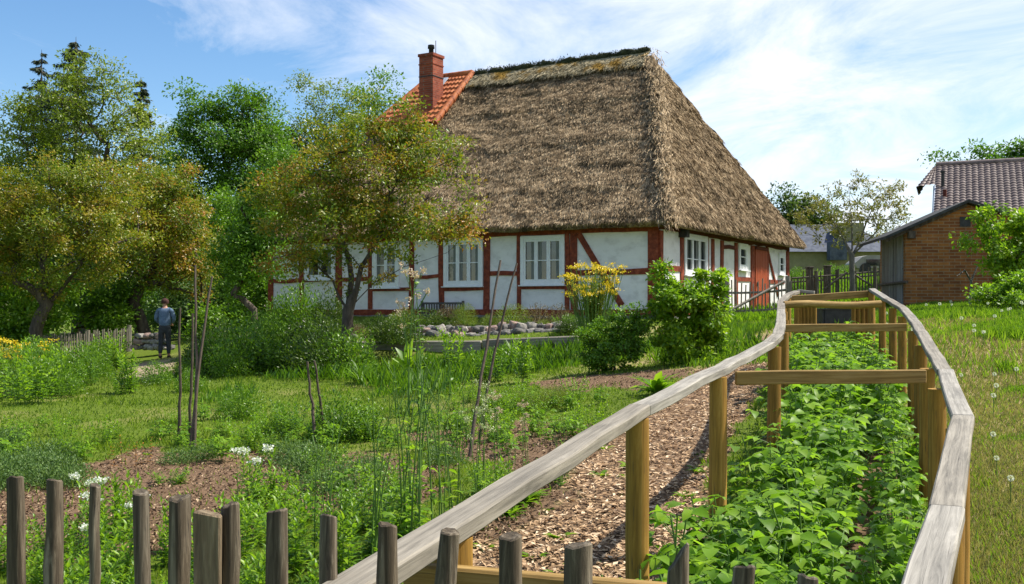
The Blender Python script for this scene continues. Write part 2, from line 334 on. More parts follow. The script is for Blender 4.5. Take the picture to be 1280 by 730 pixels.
M['curtain'] = noisy('white_curtain', [(.3, (.10, .105, .095)), (.7, (.24, .25, .23))], 8, (6, 6, .4))

# ------------------------------------------------------------------ ground
PATH = [(540,745),(700,745),(900,745),(880,640),(900,560),(945,500),(972,440),(972,415),(925,435),(870,468),(815,500),(755,545),(715,585),(715,625),(670,655),(600,690)]
SOIL = [[(95,585),(180,562),(260,565),(380,570),(460,565),(560,585),(530,630),(420,640),(330,660),(250,690),(100,700),(60,640)],
        [(500,545),(620,525),(740,535),(760,560),(700,600),(600,650),(560,640),(640,590),(560,570)],
        [(590,650),(700,600),(745,560),(835,500),(890,465),(940,440),(960,430),(900,470),(760,640),(600,730)],
        [(650,478),(760,468),(830,460),(880,462),(820,484),(700,490)],
        [(-40,600),(110,600),(100,700),(-40,720)]]
BED = [(930,735),(930,640),(970,520),(985,425),(1090,425),(1110,520),(1160,735)]
TAN = [(160,460),(172,449),(222,451),(218,466),(185,474),(160,472)]
def masks(x, y, z):
    n1 = (fbm(x*2.2, y*2.2, 0, 5)-.5); n2 = (fbm(x*2.2, y*2.2, 7.7, 9)-.5)
    jit = np.clip(9/np.maximum(y, 1), .5, 3)*45*.6
    px, py = proj(x, y, z); px = px+n1*jit*2.2; py = py+n2*jit
    front = y > 1
    ch = inpoly(px, py, PATH) & front
    so = np.zeros(px.shape, bool)
    for p in SOIL: so |= inpoly(px, py, p)
    so |= inpoly(px, py, BED); so &= front & ~ch
    tan = inpoly(px, py, TAN) & front
    tan |= (y > 28) & (y < 50) & (x > 5.5) & (x < 9.6) & False
    right = x > (1.2+.37*y)
    dn = fbm(x*.8, y*.8, 3.3, 21, 4)
    xr = np.interp(y, [0, 2, 3, 4.75, 6.8, 10.2, 12, 15, 18], [.3, .8, 1.25, 2.05, 2.83, 3.96, 4.52, 5.26, 6])
    dr = sstep(.42, .54, dn+.34*np.exp(-((x-xr-.7)/1.0)**2)*(y < 9)+.2*np.exp(-((x-xr-.7)/.9)**2)*(y > 9)*(y < 19))*(x > xr)*(y < 30)*(y > 0)
    dr = np.maximum(dr, np.clip(sstep(.56, .68, dn)*.5*(y > 9)*(x < 3), 0, 1)*.6)
    dr = np.maximum(dr, .8*((x > 1.5) & (x < 6.5) & (y > 16) & (y < 26))*sstep(.4, .55, dn))
    return so.astype(float), ch.astype(float), dr, tan.astype(float)
def axis(fine0, fine1, step, far0, far1, g=1.16):
    a = list(np.arange(fine0, fine1+1e-6, step)); s = step
    while a[-1] < far1: s *= g; a.append(a[-1]+s)
    s = step
    while a[0] > far0: s *= g; a.insert(0, a[0]-s)
    return np.array(a)
xs = axis(-7, 7, .09, -1500, 1500, 1.09); ys = axis(2.2, 16, .09, -300, 2500, 1.07)
XX, YY = np.meshgrid(xs, ys); ZZ = gz(XX, YY)
so, ch, dr, tn = masks(XX, YY, ZZ)
ZZ = ZZ+so*.03*(fbm(XX*6, YY*6, 0, 31)-.5)
mb = MB(); nx, ny = len(xs), len(ys)
ii = (np.arange(ny-1)[:, None]*nx+np.arange(nx-1)[None]).ravel()
mb.add(np.stack([XX, YY, ZZ], -1), np.stack([ii, ii+1, ii+nx+1, ii+nx], -1), 0, None, True)
def groundmat():
    m, nt, out = newmat('garden_ground'); P = 'Object'
    v = coords(nt)
    g = ramp(nt, noise(nt, v, 14, 6, .75), [(.3, (.035, .06, .008)), (.5, (.09, .14, .012)), (.7, (.17, .20, .03))])
    g = mixc(nt, noise(nt, v, .7, 4), g, ramp(nt, noise(nt, v, 30, 4), [(.35, (.05, .09, .008)), (.65, (.16, .22, .016))]))
    s = ramp(nt, noise(nt, v, 22, 8, .8), [(.3, (.06, .036, .020)), (.5, (.15, .092, .052)), (.68, (.32, .21, .13))])
    s = mixc(nt, noise(nt, v, 1.6, 3), s, (.19, .12, .072), 'MIX')
    c = ramp(nt, noise(nt, v, 40, 6, .8), [(.3, (.10, .06, .035)), (.5, (.24, .15, .09)), (.68, (.42, .30, .19))])
    d = ramp(nt, noise(nt, v, 25, 6, .8), [(.3, (.17, .14, .05)), (.5, (.33, .26, .12)), (.7, (.46, .37, .20))])
    t = ramp(nt, noise(nt, v, 10, 5), [(.3, (.24, .18, .12)), (.7, (.42, .33, .24))])
    o = mixc(nt, attr(nt, 'dry'), g, d); o = mixc(nt, attr(nt, 'soil'), o, s); o = mixc(nt, attr(nt, 'chips'), o, c); o = mixc(nt, attr(nt, 'tan'), o, t)
    finish(nt, out, o, .95, noise(nt, v, 25, 6, .8), .8, .03, .15); return m
gr = mb.build('ground', groundmat()); struct(gr)
for nm, a in (('soil', so), ('chips', ch), ('dry', dr), ('tan', tn)):
    at = gr.data.attributes.new(nm, 'FLOAT', 'POINT'); at.data.foreach_set('value', a.ravel().astype(np.float32))

# wood chips on the path
n = 70000
y = 3.2+(rng.random(n)**1.5)*13; x = -.4+rng.random(n)*(y*.36+.6)
z = gz(x, y); _, c_, _, _ = masks(x, y, z); px, py = proj(x, y, z); k = (c_ > 0) & (rng.random(n) < 1)
x, y, z = x[k], y[k], z[k]; n = len(x)
th = rng.random(n)*6.28; D = np.stack([np.cos(th), np.sin(th), (rng.random(n)-.5)*.7], 1); N = np.stack([(rng.random(n)-.5)*.9, (rng.random(n)-.5)*.9, np.ones(n)], 1)
mb = MB(); mb.leaves(np.stack([x, y, z+.006+rng.random(n)*.018], 1)-D*.02, D, N, rng.uniform(.025, .085, n), rng.uniform(.010, .028, n), 0, None, .12)
mch, nt, out = newmat('wood_chip'); finish(nt, out, ramp(nt, attr(nt), [(0, (.10, .058, .028)), (.4, (.31, .19, .095)), (.8, (.52, .35, .20)), (1, (.68, .53, .36))]), .8)
stuff(mb.build('wood_chips', mch))
n = 60000; y = 4+(rng.random(n)**1.5)*13; x = -.52*y+rng.random(n)*y*.85; z = gz(x, y); s_, c_, _, _ = masks(x, y, z); k = (s_ > .5); x, y, z = x[k], y[k], z[k]; n = len(x)
th = rng.random(n)*6.28; D = np.stack([np.cos(th), np.sin(th), (rng.random(n)-.4)*1.2], 1); N = np.stack([(rng.random(n)-.5)*1.6, (rng.random(n)-.5)*1.6, np.ones(n)], 1)
mb = MB(); mb.leaves(np.stack([x, y, z+.004+rng.random(n)*.012], 1), D, N, rng.uniform(.015, .05, n), rng.uniform(.012, .03, n), 0, None, .35)
ms, nt, out = newmat('soil_crumb'); finish(nt, out, ramp(nt, attr(nt), [(0, (.06, .035, .02)), (.5, (.16, .10, .06)), (.85, (.30, .20, .12)), (1, (.45, .34, .22))]), .9)
stuff(mb.build('soil_litter', ms))

# grass blades: lawn, bank and edges
def grass(n, sampler, name, hfun, mat, keep):
    x, y = sampler(n); z = gz(x, y); s_, c_, d_, t_ = masks(x, y, z)
    k = keep(x, y, s_, c_, d_, t_); x, y, z, d_ = x[k], y[k], z[k], d_[k]; n = len(x)
    th = rng.random(n)*6.28; tilt = rng.uniform(.1, .75, n)
    D = np.stack([np.cos(th)*tilt, np.sin(th)*tilt, np.ones(n)], 1)
    N = np.stack([np.cos(th+1.57), np.sin(th+1.57), (rng.random(n)-.5)], 1)
    h = hfun(x, y, n); w = np.clip(.0011*y, .006, .035)*rng.uniform(.7, 1.4, n)
    P = np.stack([x, y, z], 1); mb = MB(); mb.leaves(P, D, N, h, w, 0, np.clip(rng.random(n)*.8+d_*.3, 0, 1), .05, False, .2)
    return stuff(mb.build(name, mat))
def samp_lawn(n):
    y = 4.5+(rng.random(n)**1.7)*24; return (rng.random(n)*1.0-.5)*(y*1.05)*1.0-(.04*y), y
grass(150000, samp_lawn, 'lawn_grass', lambda x, y, n: rng.uniform(.015, .05, n)*(1+.9*(vnoise(x*1.3, y*1.3, 0, 3) > .62))*(1+y*.01), M['lf_grass'],
      lambda x, y, s, c, d, t: (c < .5) & (t < .5) & ((s < .5) | (rng.random(len(x)) < .05)) & (x < 1+.33*y) & ((d < .5) | (rng.random(len(x)) < .6)))
def samp_bank(n):
    y = 2.5+(rng.random(n)**1.5)*24; xr = np.interp(y, [0, 2, 3, 4.75, 6.8, 10.2, 12, 15, 30], [.3, .8, 1.25, 2.05, 2.83, 3.96, 4.52, 5.26, 8.5])
    return xr+.08+rng.random(n)*np.maximum(.53*y-xr, .5), y
grass(130000, samp_bank, 'bank_grass', lambda x, y, n: rng.uniform(.02, .065, n)*(1+1.1*sstep(7, 15, y))*(.6+1.0*vnoise(x*1.1, y*1.1, 0, 13)), M['lf_bank'],
      lambda x, y, s, c, d, t: rng.random(len(x)) > d*.93)
grass(75000, samp_bank, 'dry_grass', lambda x, y, n: rng.uniform(.02, .07, n), M['lf_dry'], lambda x, y, s, c, d, t: rng.random(len(x)) < d)
def samp_far(n):
    y = 26+rng.random(n)*30; return 5.5+rng.random(n)*(y*.5-5.5), y
grass(45000, samp_far, 'meadow_grass', lambda x, y, n: rng.uniform(.12, .3, n), M['lf_bright'], lambda x, y, s, c, d, t: (rng.random(len(x)) < 1) & ~((x < 10.6) & (y > 32) & (y < 42)))
def samp_mid(n):
    y = 16+rng.random(n)*11; return -5+rng.random(n)*11, y
grass(26000, samp_mid, 'tall_grass', lambda x, y, n: rng.uniform(.1, .4, n)*(.3+vnoise(x*.9, y*.9, 0, 4)), M['lf_mid'], lambda x, y, s, c, d, t: (vnoise(x*.6, y*.6, 0, 44) > .42) & (y < 24.2))

# ------------------------------------------------------------------ wooden railing round the bean bed
LR = np.array([W(*p) for p in [(380,757,1.98),(800,506,4.6),(961,427,8.0),(972,417,8.9),(976,401,10.4),(976.5,386,12.4),(976,375.5,13.8),(984,368,14.8),(997,363,15.8)]])
RR = np.array([W(*p) for p in [(1150,757,2.05),(1183,631,3.0),(1203,518,4.75),(1181,461,6.8),(1145,402,10.2),(1130,384.5,12.0),(1109,372,13.8),(1090,360.5,15.2)]])
rail0 = np.array([1.9, 8.0, float(gz(1.9, 8.0))])
railing = thing('wooden_railing', rail0, 'weathered waist-high wooden railing with crossbars around the long leafy bed', 'railing')
def board(a, b, w, h, name, mat, root, rl, ext=.0, bev=.006):
    a = np.array(a, float); b = np.array(b, float); L = np.linalg.norm(b-a); ux = (b-a)/L
    uy = np.cross([0, 0, 1], ux); uy /= np.linalg.norm(uy); uz = np.cross(ux, uy)
    segs = max(2, int(L/.35)); t = np.linspace(-L/2-ext, L/2+ext, segs+1)
    prof = np.array([(-w/2, -h/2), (w/2, -h/2), (w/2, h/2), (-w/2, h/2)]); jit = rng.normal(0, .0025, (segs+1, 2))
    V = np.zeros((segs+1, 4, 3)); V[..., 0] = t[:, None]; V[..., 1] = prof[None, :, 0]+jit[:, None, 0]; V[..., 2] = prof[None, :, 1]+jit[:, None, 1]
    i = np.arange(segs)[:, None]*4; j = np.arange(4)[None]; j2 = (j+1) % 4
    mb = MB(); mb.add(V, np.stack([i+j, i+4+j, i+4+j2, i+j2], -1).reshape(-1, 4)); m_ = segs*4
    mb.P.append((np.array([[0, 1, 2, 3], [m_+3, m_+2, m_+1, m_]]), 0, np.full(2, .5), False))
    o = mb.build(name, mat, root); c = (a+b)/2-rl
    Mx = Matrix([[ux[0], uy[0], uz[0], c[0]], [ux[1], uy[1], uz[1], c[1]], [ux[2], uy[2], uz[2], c[2]], [0, 0, 0, 1]]); o.matrix_basis = Mx
    if bev: bevel(o, bev)
    return o
def rpost(x, y, ztop, r, name, mat, root, rl, zb=None, lean=(0, 0), k=14):
    zb = float(gz(x, y))-.08 if zb is None else zb; H = ztop-zb
    t = np.linspace(0, 1, 7); pts = np.stack([lean[0]*t, lean[1]*t, H*t], 1); pts[:, :2] += rng.normal(0, .002, (7, 2))
    mb = MB(); mb.tube(pts, r*(1.03-.05*t), k, wob=.03); o = mb.build(name, mat, root); o.location = np.array([x, y, zb])-rl; bevel(o, .004); return o
RW, RH = .095, .05
def along(P, d): return np.array([np.interp(d, P[:, 1], P[:, i]) for i in range(3)])
for P in (LR, RR):
    for i in range(len(P)-1):
        a, b = P[i].copy(), P[i+1].copy(); a[2] -= RH/2; b[2] -= RH/2
        board(a, b, RW, RH if P is LR else RH*.9, 'rail_board', M['rail'], railing, rail0, -.0015)
for d, s in ((2.65, 0), (4.55, 0), (6.1, .02), (8.15, .03), (9.6, .04), (11.2, .04), (12.6, .03), (13.7, .03), (14.7, .02), (15.6, .02)):
    p = along(LR, d); rpost(p[0]+s, p[1], p[2]-RH-.002, .052 if d < 9 else .045, 'post', M['post'], railing, rail0)
for d, s in ((3.3, -.01), (4.65, -.02), (6.15, -.07), (7.2, -.09), (8.6, -.05), (9.8, -.05), (11.4, -.06), (12.6, -.06), (13.9, -.05), (15.1, -.02)):
    p = along(RR, d); rpost(p[0]+s, p[1], p[2]-RH-.002, .052 if d < 9 else .046, 'post', M['post'], railing, rail0)
# crossbars: two boards on edge, a round log, the end board
def lr(d, dz): p = along(LR, d); q = along(RR, d); return p, q
board(W(508, 718, 2.6), W(1165, 772, 2.12), .045, .055, 'crossbar', M['bar'], railing, rail0)
board(W(919, 471.5, 6.12), W(1157, 470.5, 6.2), .035, .082, 'crossbar', M['bar'], railing, rail0)
board(W(981, 410.5, 10.3), W(1133, 409, 10.4), .035, .078, 'crossbar', M['bar'], railing, rail0)
a, b = W(980, 381, 13.4), W(1101, 380.5, 13.5)
mb = MB(); t = np.linspace(0, 1, 9)[:, None]; pts = a+(b-a)*t+np.stack([np.zeros(9), np.zeros(9), .012*np.sin(np.linspace(0, 7, 9))], 1)
mb.tube(pts, .047, 12, wob=.04); mb.build('crossbar', M['bar'], railing, rail0)
board(W(982, 374.5, 14.9), W(1090, 367, 15.2), .05, .10, 'crossbar', M['bar'], railing, rail0)
board(W(997, 363.5, 15.8), W(1018, 366, 15.7), .1, .05, 'rail_board', M['rail'], railing, rail0)
for i in range(5): # short end posts behind the end board
    pp = W(1000+4.6*i, 380, 15.6); rpost(pp[0], pp[1], pp[2]+.05, .03, 'post', M['post'], railing, rail0)
for i in range(5):
    pp = W(1067+6*i, 380, 15.5); rpost(pp[0], pp[1], pp[2]+.05, .035, 'post', M['post'], railing, rail0)
# dark tub beyond the end of the railing
c0 = on(1042, 19.0); mb = MB(); zt = W(1042, 387, 19)[2]
tub = thing('water_trough', c0, 'dark square water trough standing beyond the far end of the wooden railing', 'trough')
for sx, sy, hx, hy in ((-.26, 0, .02, .26), (.26, 0, .02, .26), (0, -.26, .24, .02), (0, .26, .24, .02)): mb.box(c0+[sx, sy, (zt-c0[2])/2], (hx, hy, (zt-c0[2])/2))
mb.box(c0+[0, 0, (zt-c0[2])*.4], (.24, .24, .01)); mb.build('tub_wall', M['black'], tub, c0)
mb = MB()
for sx, sy, hx, hy in ((-.27, 0, .035, .305), (.27, 0, .035, .305), (0, -.27, .235, .035), (0, .27, .235, .035)): mb.box(c0+[sx, sy, zt-c0[2]+.012], (hx, hy, .012))
mb.build('rim', M['black'], tub, c0)

# ------------------------------------------------------------------ picket fence at the viewer's feet
fl = np.array([-.6, 2.3, float(gz(-.6, 2.3))])
fence = thing('picket_fence', fl, 'weathered rustic fence of round-topped chestnut pickets along the near garden edge', 'fence')
pk = [(-30,592,20),(20,597,22),(68,601,23),(120,607,15),(175,616,22),(225,622,25),(288,632,22),(345,639,26),(410,646,24),(484,656,28),(560,666,27),(638,671,29),(722,682,33),(845,697,26),(929,709,28),(1010,722,28)]
pd = []
for i, (px, py, w) in enumerate(pk):
    d = .44*F/(py-HY); p = W(px, py, d); r = w/F*d/2; zb = float(gz(p[0], p[1]))-.05; H = p[2]-zb
    t = np.linspace(0, 1, 12); lean = rng.normal(0, .02, 2)*[1, .5]
    pts = np.stack([lean[0]*(t-1), lean[1]*(t-1), H*t], 1); pts[:, :2] += rng.normal(0, .0022, (12, 2))
    k = 12; rr = r*(1.05-.07*t+.04*np.sin(t*9+i)); rr[-1] *= .97
    mb = MB()
    V = np.zeros((12, k, 3)); an = np.arange(k)/k*6.283; sh = 1+.10*np.cos(an*2+i)+.05*np.cos(an*3+i*2.); sh[rng.integers(k)] *= .82
    bumps = np.ones((12, k)); bi, bk = rng.integers(7, 11), rng.integers(6, 12) % k; bumps[bi, bk] = 1.35; bumps[bi, (bk+1) % k] = 1.2
    V[..., 0] = pts[:, None, 0]+rr[:, None]*sh*bumps*np.cos(an); V[..., 1] = pts[:, None, 1]+rr[:, None]*sh*bumps*np.sin(an); V[..., 2] = pts[:, None, 2]
    V[-1, :, 2] += rng.normal(0, .0015, k)+(np.cos(an+i)*.004) + (0.02*np.cos(an) if px == 845 else 0)
    q = np.arange(11)[:, None]*k; j = np.arange(k)[None]; j2 = (j+1) % k
    mb.add(V, np.stack([q+j, q+j2, q+k+j2, q+k+j], -1).reshape(-1, 4), 0, None, True)
    top = V[-1]; mb.add(np.vstack([top*[.8, .8, 1]+top.mean(0)*[.2, .2, 0]+[0, 0, .003], top]), [[jj, k+jj, k+(jj+1) % k, (jj+1) % k][::-1] for jj in range(k)], 0)
    mb.add(np.vstack([top*[.8, .8, 1]+top.mean(0)*[.2, .2, 0]+[0, 0, .003], top.mean(0)+[0, 0, .001]]), [[jj, (jj+1) % k, k] for jj in range(k)], 0)
    o = mb.build('picket', M['picket'], fence); o.location = np.array([p[0], p[1], zb])-fl; o.rotation_euler.z = 0
    pd.append((p[0], p[1]))
d = .44*F/(642-HY)+.06; p = W(262, 642, d); zb = float(gz(p[0], p[1]))
mb = MB(); V = np.array([(-.03, -.02, 0), (.03, -.028, 0), (.022, .02, 0), (-.024, .022, 0)])
rows = [V*[s, s, 0]+[0, 0, h] for s, h in ((.8, 0), (.9, .4), (.98, .8), (1.05, p[2]-zb))]; rows[-1][:, 2] += [.01, .0, -.004, .006]
mb.add(np.vstack(rows), [(i*4+j, i*4+(j+1) % 4, i*4+4+(j+1) % 4, i*4+4+j) for i in range(3) for j in range(4)]+[(12, 13, 14, 15)])
o = mb.build('split_stake', M['cutwood'], fence); o.location = np.array([p[0], p[1], zb])-fl; bevel(o, .004)
a, b = np.array(pd[0]), np.array(pd[-1])
for zz in (.35, .8):
    mb = MB(); pts = [(q[0], q[1]+.035, float(gz(q[0], q[1]))+zz) for q in pd]; mb.tube(pts, .016, 8); mb.build('fence_rail', M['picket'], fence, fl)

# ------------------------------------------------------------------ the thatched house
d1 = np.array([-.863, .505, 0]); d2 = np.array([.505, .863, 0]); d1 /= np.linalg.norm(d1); d2 = np.array([-d1[1]*-1, -d1[0], 0])
d2 = np.array([d1[1], -d1[0], 0]); nL = -d2; nR = -d1
CO = np.array([3.94, 28., 0]); LEN, WID = 14.1, 12.65
ZT, ZB = E+2.03, E-.28
house = thing('thatched_farmhouse', CO+[0, 0, ZB], 'old white half-timbered farmhouse with red beams under a tall brown thatched roof', 'house')
hl = CO+[0, 0, ZB]
up = np.array([0, 0, 1.])
def HL(px, py=None):
    r = (px-640)/F; t = (CO[0]-CO[1]*r)/(-d1[0]+d1[1]*r)
    y = CO[1]+d1[1]*t
    return (t, None if py is None else E-(py-HY)/F*y)
def HR(px, py=None):
    r = (px-640)/F; t = (CO[1]*r-CO[0])/(d2[0]-d2[1]*r); y = CO[1]+d2[1]*t
    return (t, None if py is None else E-(py-HY)/F*y)
# walls
mb = MB()
mid = CO+d1*LEN/2+d2*WID/2
mb.box(mid+[0, 0, (ZT+.3+ZB)/2], (LEN/2, WID/2, (ZT+.3-ZB)/2), np.stack([d1, d2, up], 1)); mb.build('wall', M['plaster'], house, hl)
mb = MB(); mb.box(mid+[0, 0, ZB-.5], (LEN/2+.05, WID/2+.05, .5), np.stack([d1, d2, up], 1)); mb.build('plinth', M['stone_wall'], house, hl)
def beam(face, a, b, w, th=.035, name='beam', mat='red', wob=.012):
    dr_, nn = (d1, nL) if face == 'L' else (d2, nR)
    A = CO+dr_*a[0]+up*a[1]; B = CO+dr_*b[0]+up*b[1]; u = (B-A)/np.linalg.norm(B-A); v = np.cross(nn, u)
    L = np.linalg.norm(B-A); n_ = max(3, int(L/.5)); t = np.linspace(0, L, n_)
    mb = MB(); V = []
    for q in t:
        w1, w2 = w/2*(1+rng.normal(0, .06)), w/2*(1+rng.normal(0, .06)); o_ = rng.normal(0, wob)
        for s, k in ((-w1, 0), (w2, 0), (w2, 1), (-w1, 1)): V.append(A+u*q+v*(s+o_)+nn*(th if k else -.02))
    Fq = [(i*4+j, i*4+(j+1) % 4, i*4+4+(j+1) % 4, i*4+4+j) for i in range(n_-1) for j in range(4)]+[(3, 2, 1, 0), (n_*4-4, n_*4-3, n_*4-2, n_*4-1)]
    mb.add(V, Fq); return mb.build(name, M[mat], house, hl)
def pxbeam(face, p0, p1, w, th=.035, name='beam', mat='red'):
    f = HL if face == 'L' else HR; return beam(face, f(*p0), f(*p1), w, th, name, mat)
def vpost(face, px0, px1, th=.04, z0=None, z1=None):
    f = HL if face == 'L' else HR; a, b = f(px0)[0], f(px1)[0]; c = (a+b)/2
    beam(face, (c, ZB if z0 is None else z0), (c, ZT if z1 is None else z1), abs(a-b), th, 'post')
ZS = ZB+.17   # top of sill beam
beam('L', (-.02, ZB+.08), (LEN+.02, ZB+.08), .18, .05, 'sill_beam')
beam('R', (-.02, ZB+.08), (WID+.02, ZB+.08), .18, .05, 'sill_beam')
beam('L', (-.02, ZT+.12), (LEN+.02, ZT+.12), .26, .055, 'top_beam')
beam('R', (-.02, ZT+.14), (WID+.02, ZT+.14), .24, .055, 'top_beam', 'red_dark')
for a, b in ((336, 342), (375, 380), (421, 428), (461, 466), (512, 518), (549, 555), (605, 612.5), (646.5, 651), (706.5, 712), (713, 721.5)): vpost('L', a, b, .04, ZS, ZT)
beam('L', (.13, ZS), (.13, ZT), .28, .06, 'corner_post'); beam('R', (.1, ZS), (.1, ZT), .2, .065, 'corner_post')
pxbeam('L', (612, 342), (647, 342), .13); pxbeam('L', (721, 340.5), (816, 338.5), .17, .03); pxbeam('L', (723, 292), (778, 381.5), .17, .045, 'brace')
pxbeam('L', (651, 359.5), (707, 358.5), .12); pxbeam('L', (555, 361), (605, 360), .11); pxbeam('L', (466, 362), (512, 361.5), .11)
pxbeam('L', (518, 346), (549, 345.5), .11); pxbeam('L', (341, 351.5), (461, 348), .13, .03)
vpost('R', 850, 853.5, .04, ZS, ZT); 
for a, b in ((882.5, 884.5), (889, 892), (900, 903.3), (918, 921.3), (938, 942)): vpost('R', a, b, .04, ZS, ZT)
vpost('R', 957.4, 960, .04, ZS, ZT); beam('R', (WID-.14, ZS), (WID-.14, ZT), .28, .05, 'corner_post')
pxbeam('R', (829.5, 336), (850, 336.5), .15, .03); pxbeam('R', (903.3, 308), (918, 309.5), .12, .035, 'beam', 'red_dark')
pxbeam('R', (921.5, 349), (938, 350), .14, .03); pxbeam('R', (960, 351.5), (980, 353), .14, .03); pxbeam('R', (957.5, 308), (972, 370), .12, .05, 'brace')
mb = MB(); t_, z_ = HR(850, 292); mb.box(CO+d2*t_+nR*.12+up*z_, (.12, .12, .11), np.stack([d2, nR, up], 1)); mb.build('beam_end', M['black'], house, hl)
# windows
def window(face, px0, px1, y0, y1, ncol, transom=.42, marg=.11, curtain=True):
    f = HL if face == 'L' else HR; dr_, nn = (d1, nL) if face == 'L' else (d2, nR)
    t0, t1 = f(px0)[0], f(px1)[0]; t0, t1 = min(t0, t1), max(t0, t1); c = (t0+t1)/2; pxc = (px0+px1)/2
    zt, zb = f(pxc, y0)[1], f(pxc, y1)[1]; w = t1-t0; h = zt-zb; B3 = np.stack([dr_, nn, up], 1); ctr = CO+dr_*c+up*(zt+zb)/2
    fr = MB(); m = marg
    for (cx, cz, hx, hz) in ((-(w/2-m/2), 0, m/2, h/2), ((w/2-m/2), 0, m/2, h/2), (0, h/2-m/2, w/2-m, m/2), (0, -h/2+m/2, w/2-m, m/2)):
        fr.box(ctr+dr_*cx+up*cz+nn*.035, (hx, .035, hz), B3)
    frame = fr.build('window', M['white'], house, hl); bevel(frame, .008)
    sl = MB(); sl.box(ctr+up*(-h/2-.012)+nn*.07, (w/2+.03, .07, .014), B3); sl.build('sill', M['white'], frame, hl)
    iw, ih = w-2*m, h-2*m; cw = iw/ncol
    gl = MB(); gl.box(ctr+nn*.012, (iw/2, .003, ih/2), B3); gl.build('pane', M['glass'], frame, hl)
    cu = MB()
    if curtain:
        for i in range(ncol):
            x0 = -iw/2+cw*(i+.5); cu = MB(); cu.box(ctr+dr_*(x0+cw*.2*(1 if i % 2 else -1))+nn*.0165+up*(ih*.02), (cw*.13, .0012, ih*.46), B3); cu.build('curtain', M['curtain'], frame, hl)
    for i in range(ncol):
        x0 = -iw/2+cw*(i+.5); sb = MB(); sw = .03
        for (cx, cz, hx, hz) in ((-(cw/2-sw), 0, sw, ih/2), (cw/2-sw, 0, sw, ih/2), (0, ih/2-sw, cw/2-2*sw, sw), (0, -ih/2+sw, cw/2-2*sw, sw), (0, ih*(.5-transom)-0.0, cw/2-2*sw, .013)):
            sb.box(ctr+dr_*(x0+cx)+up*cz+nn*.035, (hx-.002, .018, hz), B3)
        sb.build('sash', M['white'], frame, hl)
window('L', 651.5, 706.5, 294.5, 356.5, 3, .5); window('L', 555.5, 604.5, 299, 358, 3, .5); window('L', 466.5, 500, 303, 360, 2, .5); window('L', 382, 420, 306, 350, 2, .5)
window('R', 854, 882.5, 293.5, 345, 3, .62); window('R', 922, 933, 304.5, 338, 1, .5, .13, False); window('R', 972.5, 979.5, 317, 344, 1, .5, .1, False)
# door
t0, t1 = HR(942.5)[0], HR(957)[0]; zt = HR(950, 313)[1]; B3 = np.stack([d2, nR, up], 1); w = t1-t0
dm = MB()
for i in range(7): dm.box(CO+d2*(t0+w*(i+.5)/7)+nR*.03+up*((zt+ZB)/2+.02), (w/14-.006, .03, (zt-ZB)/2-.02), B3)
door = dm.build('door', M['door'], house, hl)
hd = MB(); hd.box(CO+d2*(t0+.12)+nR*.08+up*(ZB+1.0), (.015, .02, .07), B3); hd.build('handle', M['black'], door, hl)
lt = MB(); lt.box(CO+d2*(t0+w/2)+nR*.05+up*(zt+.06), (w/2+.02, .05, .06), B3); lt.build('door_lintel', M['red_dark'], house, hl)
# thatch
OV = .52; ZE = E+2.28; ZR = E+8.40; S0 = 2.82; S1 = 11.9; ST = 9.98; HW = WID/2
def hp(s, t, z): return CO+d1*s+d2*t+up*z
eA, eB, eC, eD = hp(-OV, -OV, ZE), hp(LEN+OV, -OV, ZE), hp(LEN+OV, WID+OV, ZE), hp(-OV, WID+OV, ZE)
r0, r1 = hp(S0, HW, ZR), hp(S1, HW, ZR)
axis_c = hp(7, HW, E+1)
def disp(V, amp=.30):
    d = V-axis_c; d[:, 2] *= 1.3; d /= np.linalg.norm(d, axis=1)[:, None]
    n_ = (fbm(V[:, 0]*.9, V[:, 1]*.9, V[:, 2]*.9, 51, 4)-.5)*amp+(fbm(V[:, 0]*4, V[:, 1]*4, V[:, 2]*4, 61, 2)-.5)*.07
    zz = (V[:, 2]+.5*(fbm(V[:, 0]*.7, V[:, 1]*.7, 0, 91)-.5))/.82; n_ = n_+.09*(1-(zz % 1))*(amp > .15)*vnoise(V[:, 0]*.9, V[:, 1]*.9, V[:, 2], 92)
    return V+d*n_[:, None]
def patch(a, b, c, d, nu, nv):   # a-b eave, d-c ridge
    u = np.linspace(0, 1, nu)[None, :, None]; v = np.linspace(0, 1, nv)[:, None, None]
    P = (a*(1-u)+b*u)*(1-v)+(d*(1-u)+c*u)*v
    nrm = np.cross(b-a, d-a if np.linalg.norm(d-a) > .1 else c-a); nrm /= np.linalg.norm(nrm)
    P = P+nrm*(-.10*np.sin(v*math.pi))*0.6      # slight sag between eave and ridge
    i = (np.arange(nv-1)[:, None]*nu+np.arange(nu-1)[None]).ravel()
    return P.reshape(-1, 3), np.stack([i, i+1, i+nu+1, i+nu], -1), nrm
sT = (ST-S0)/(S1-S0); sE = .735
th = MB(); eT = hp(ST, -OV, ZE); rT = hp(ST, HW, ZR)
FP = [(eT, eA, r0, rT), (eA, eD, r0, r0), (eD, eC, r1, r0), (eB, eT, rT, r1), (eC, eB, r1, r1)]
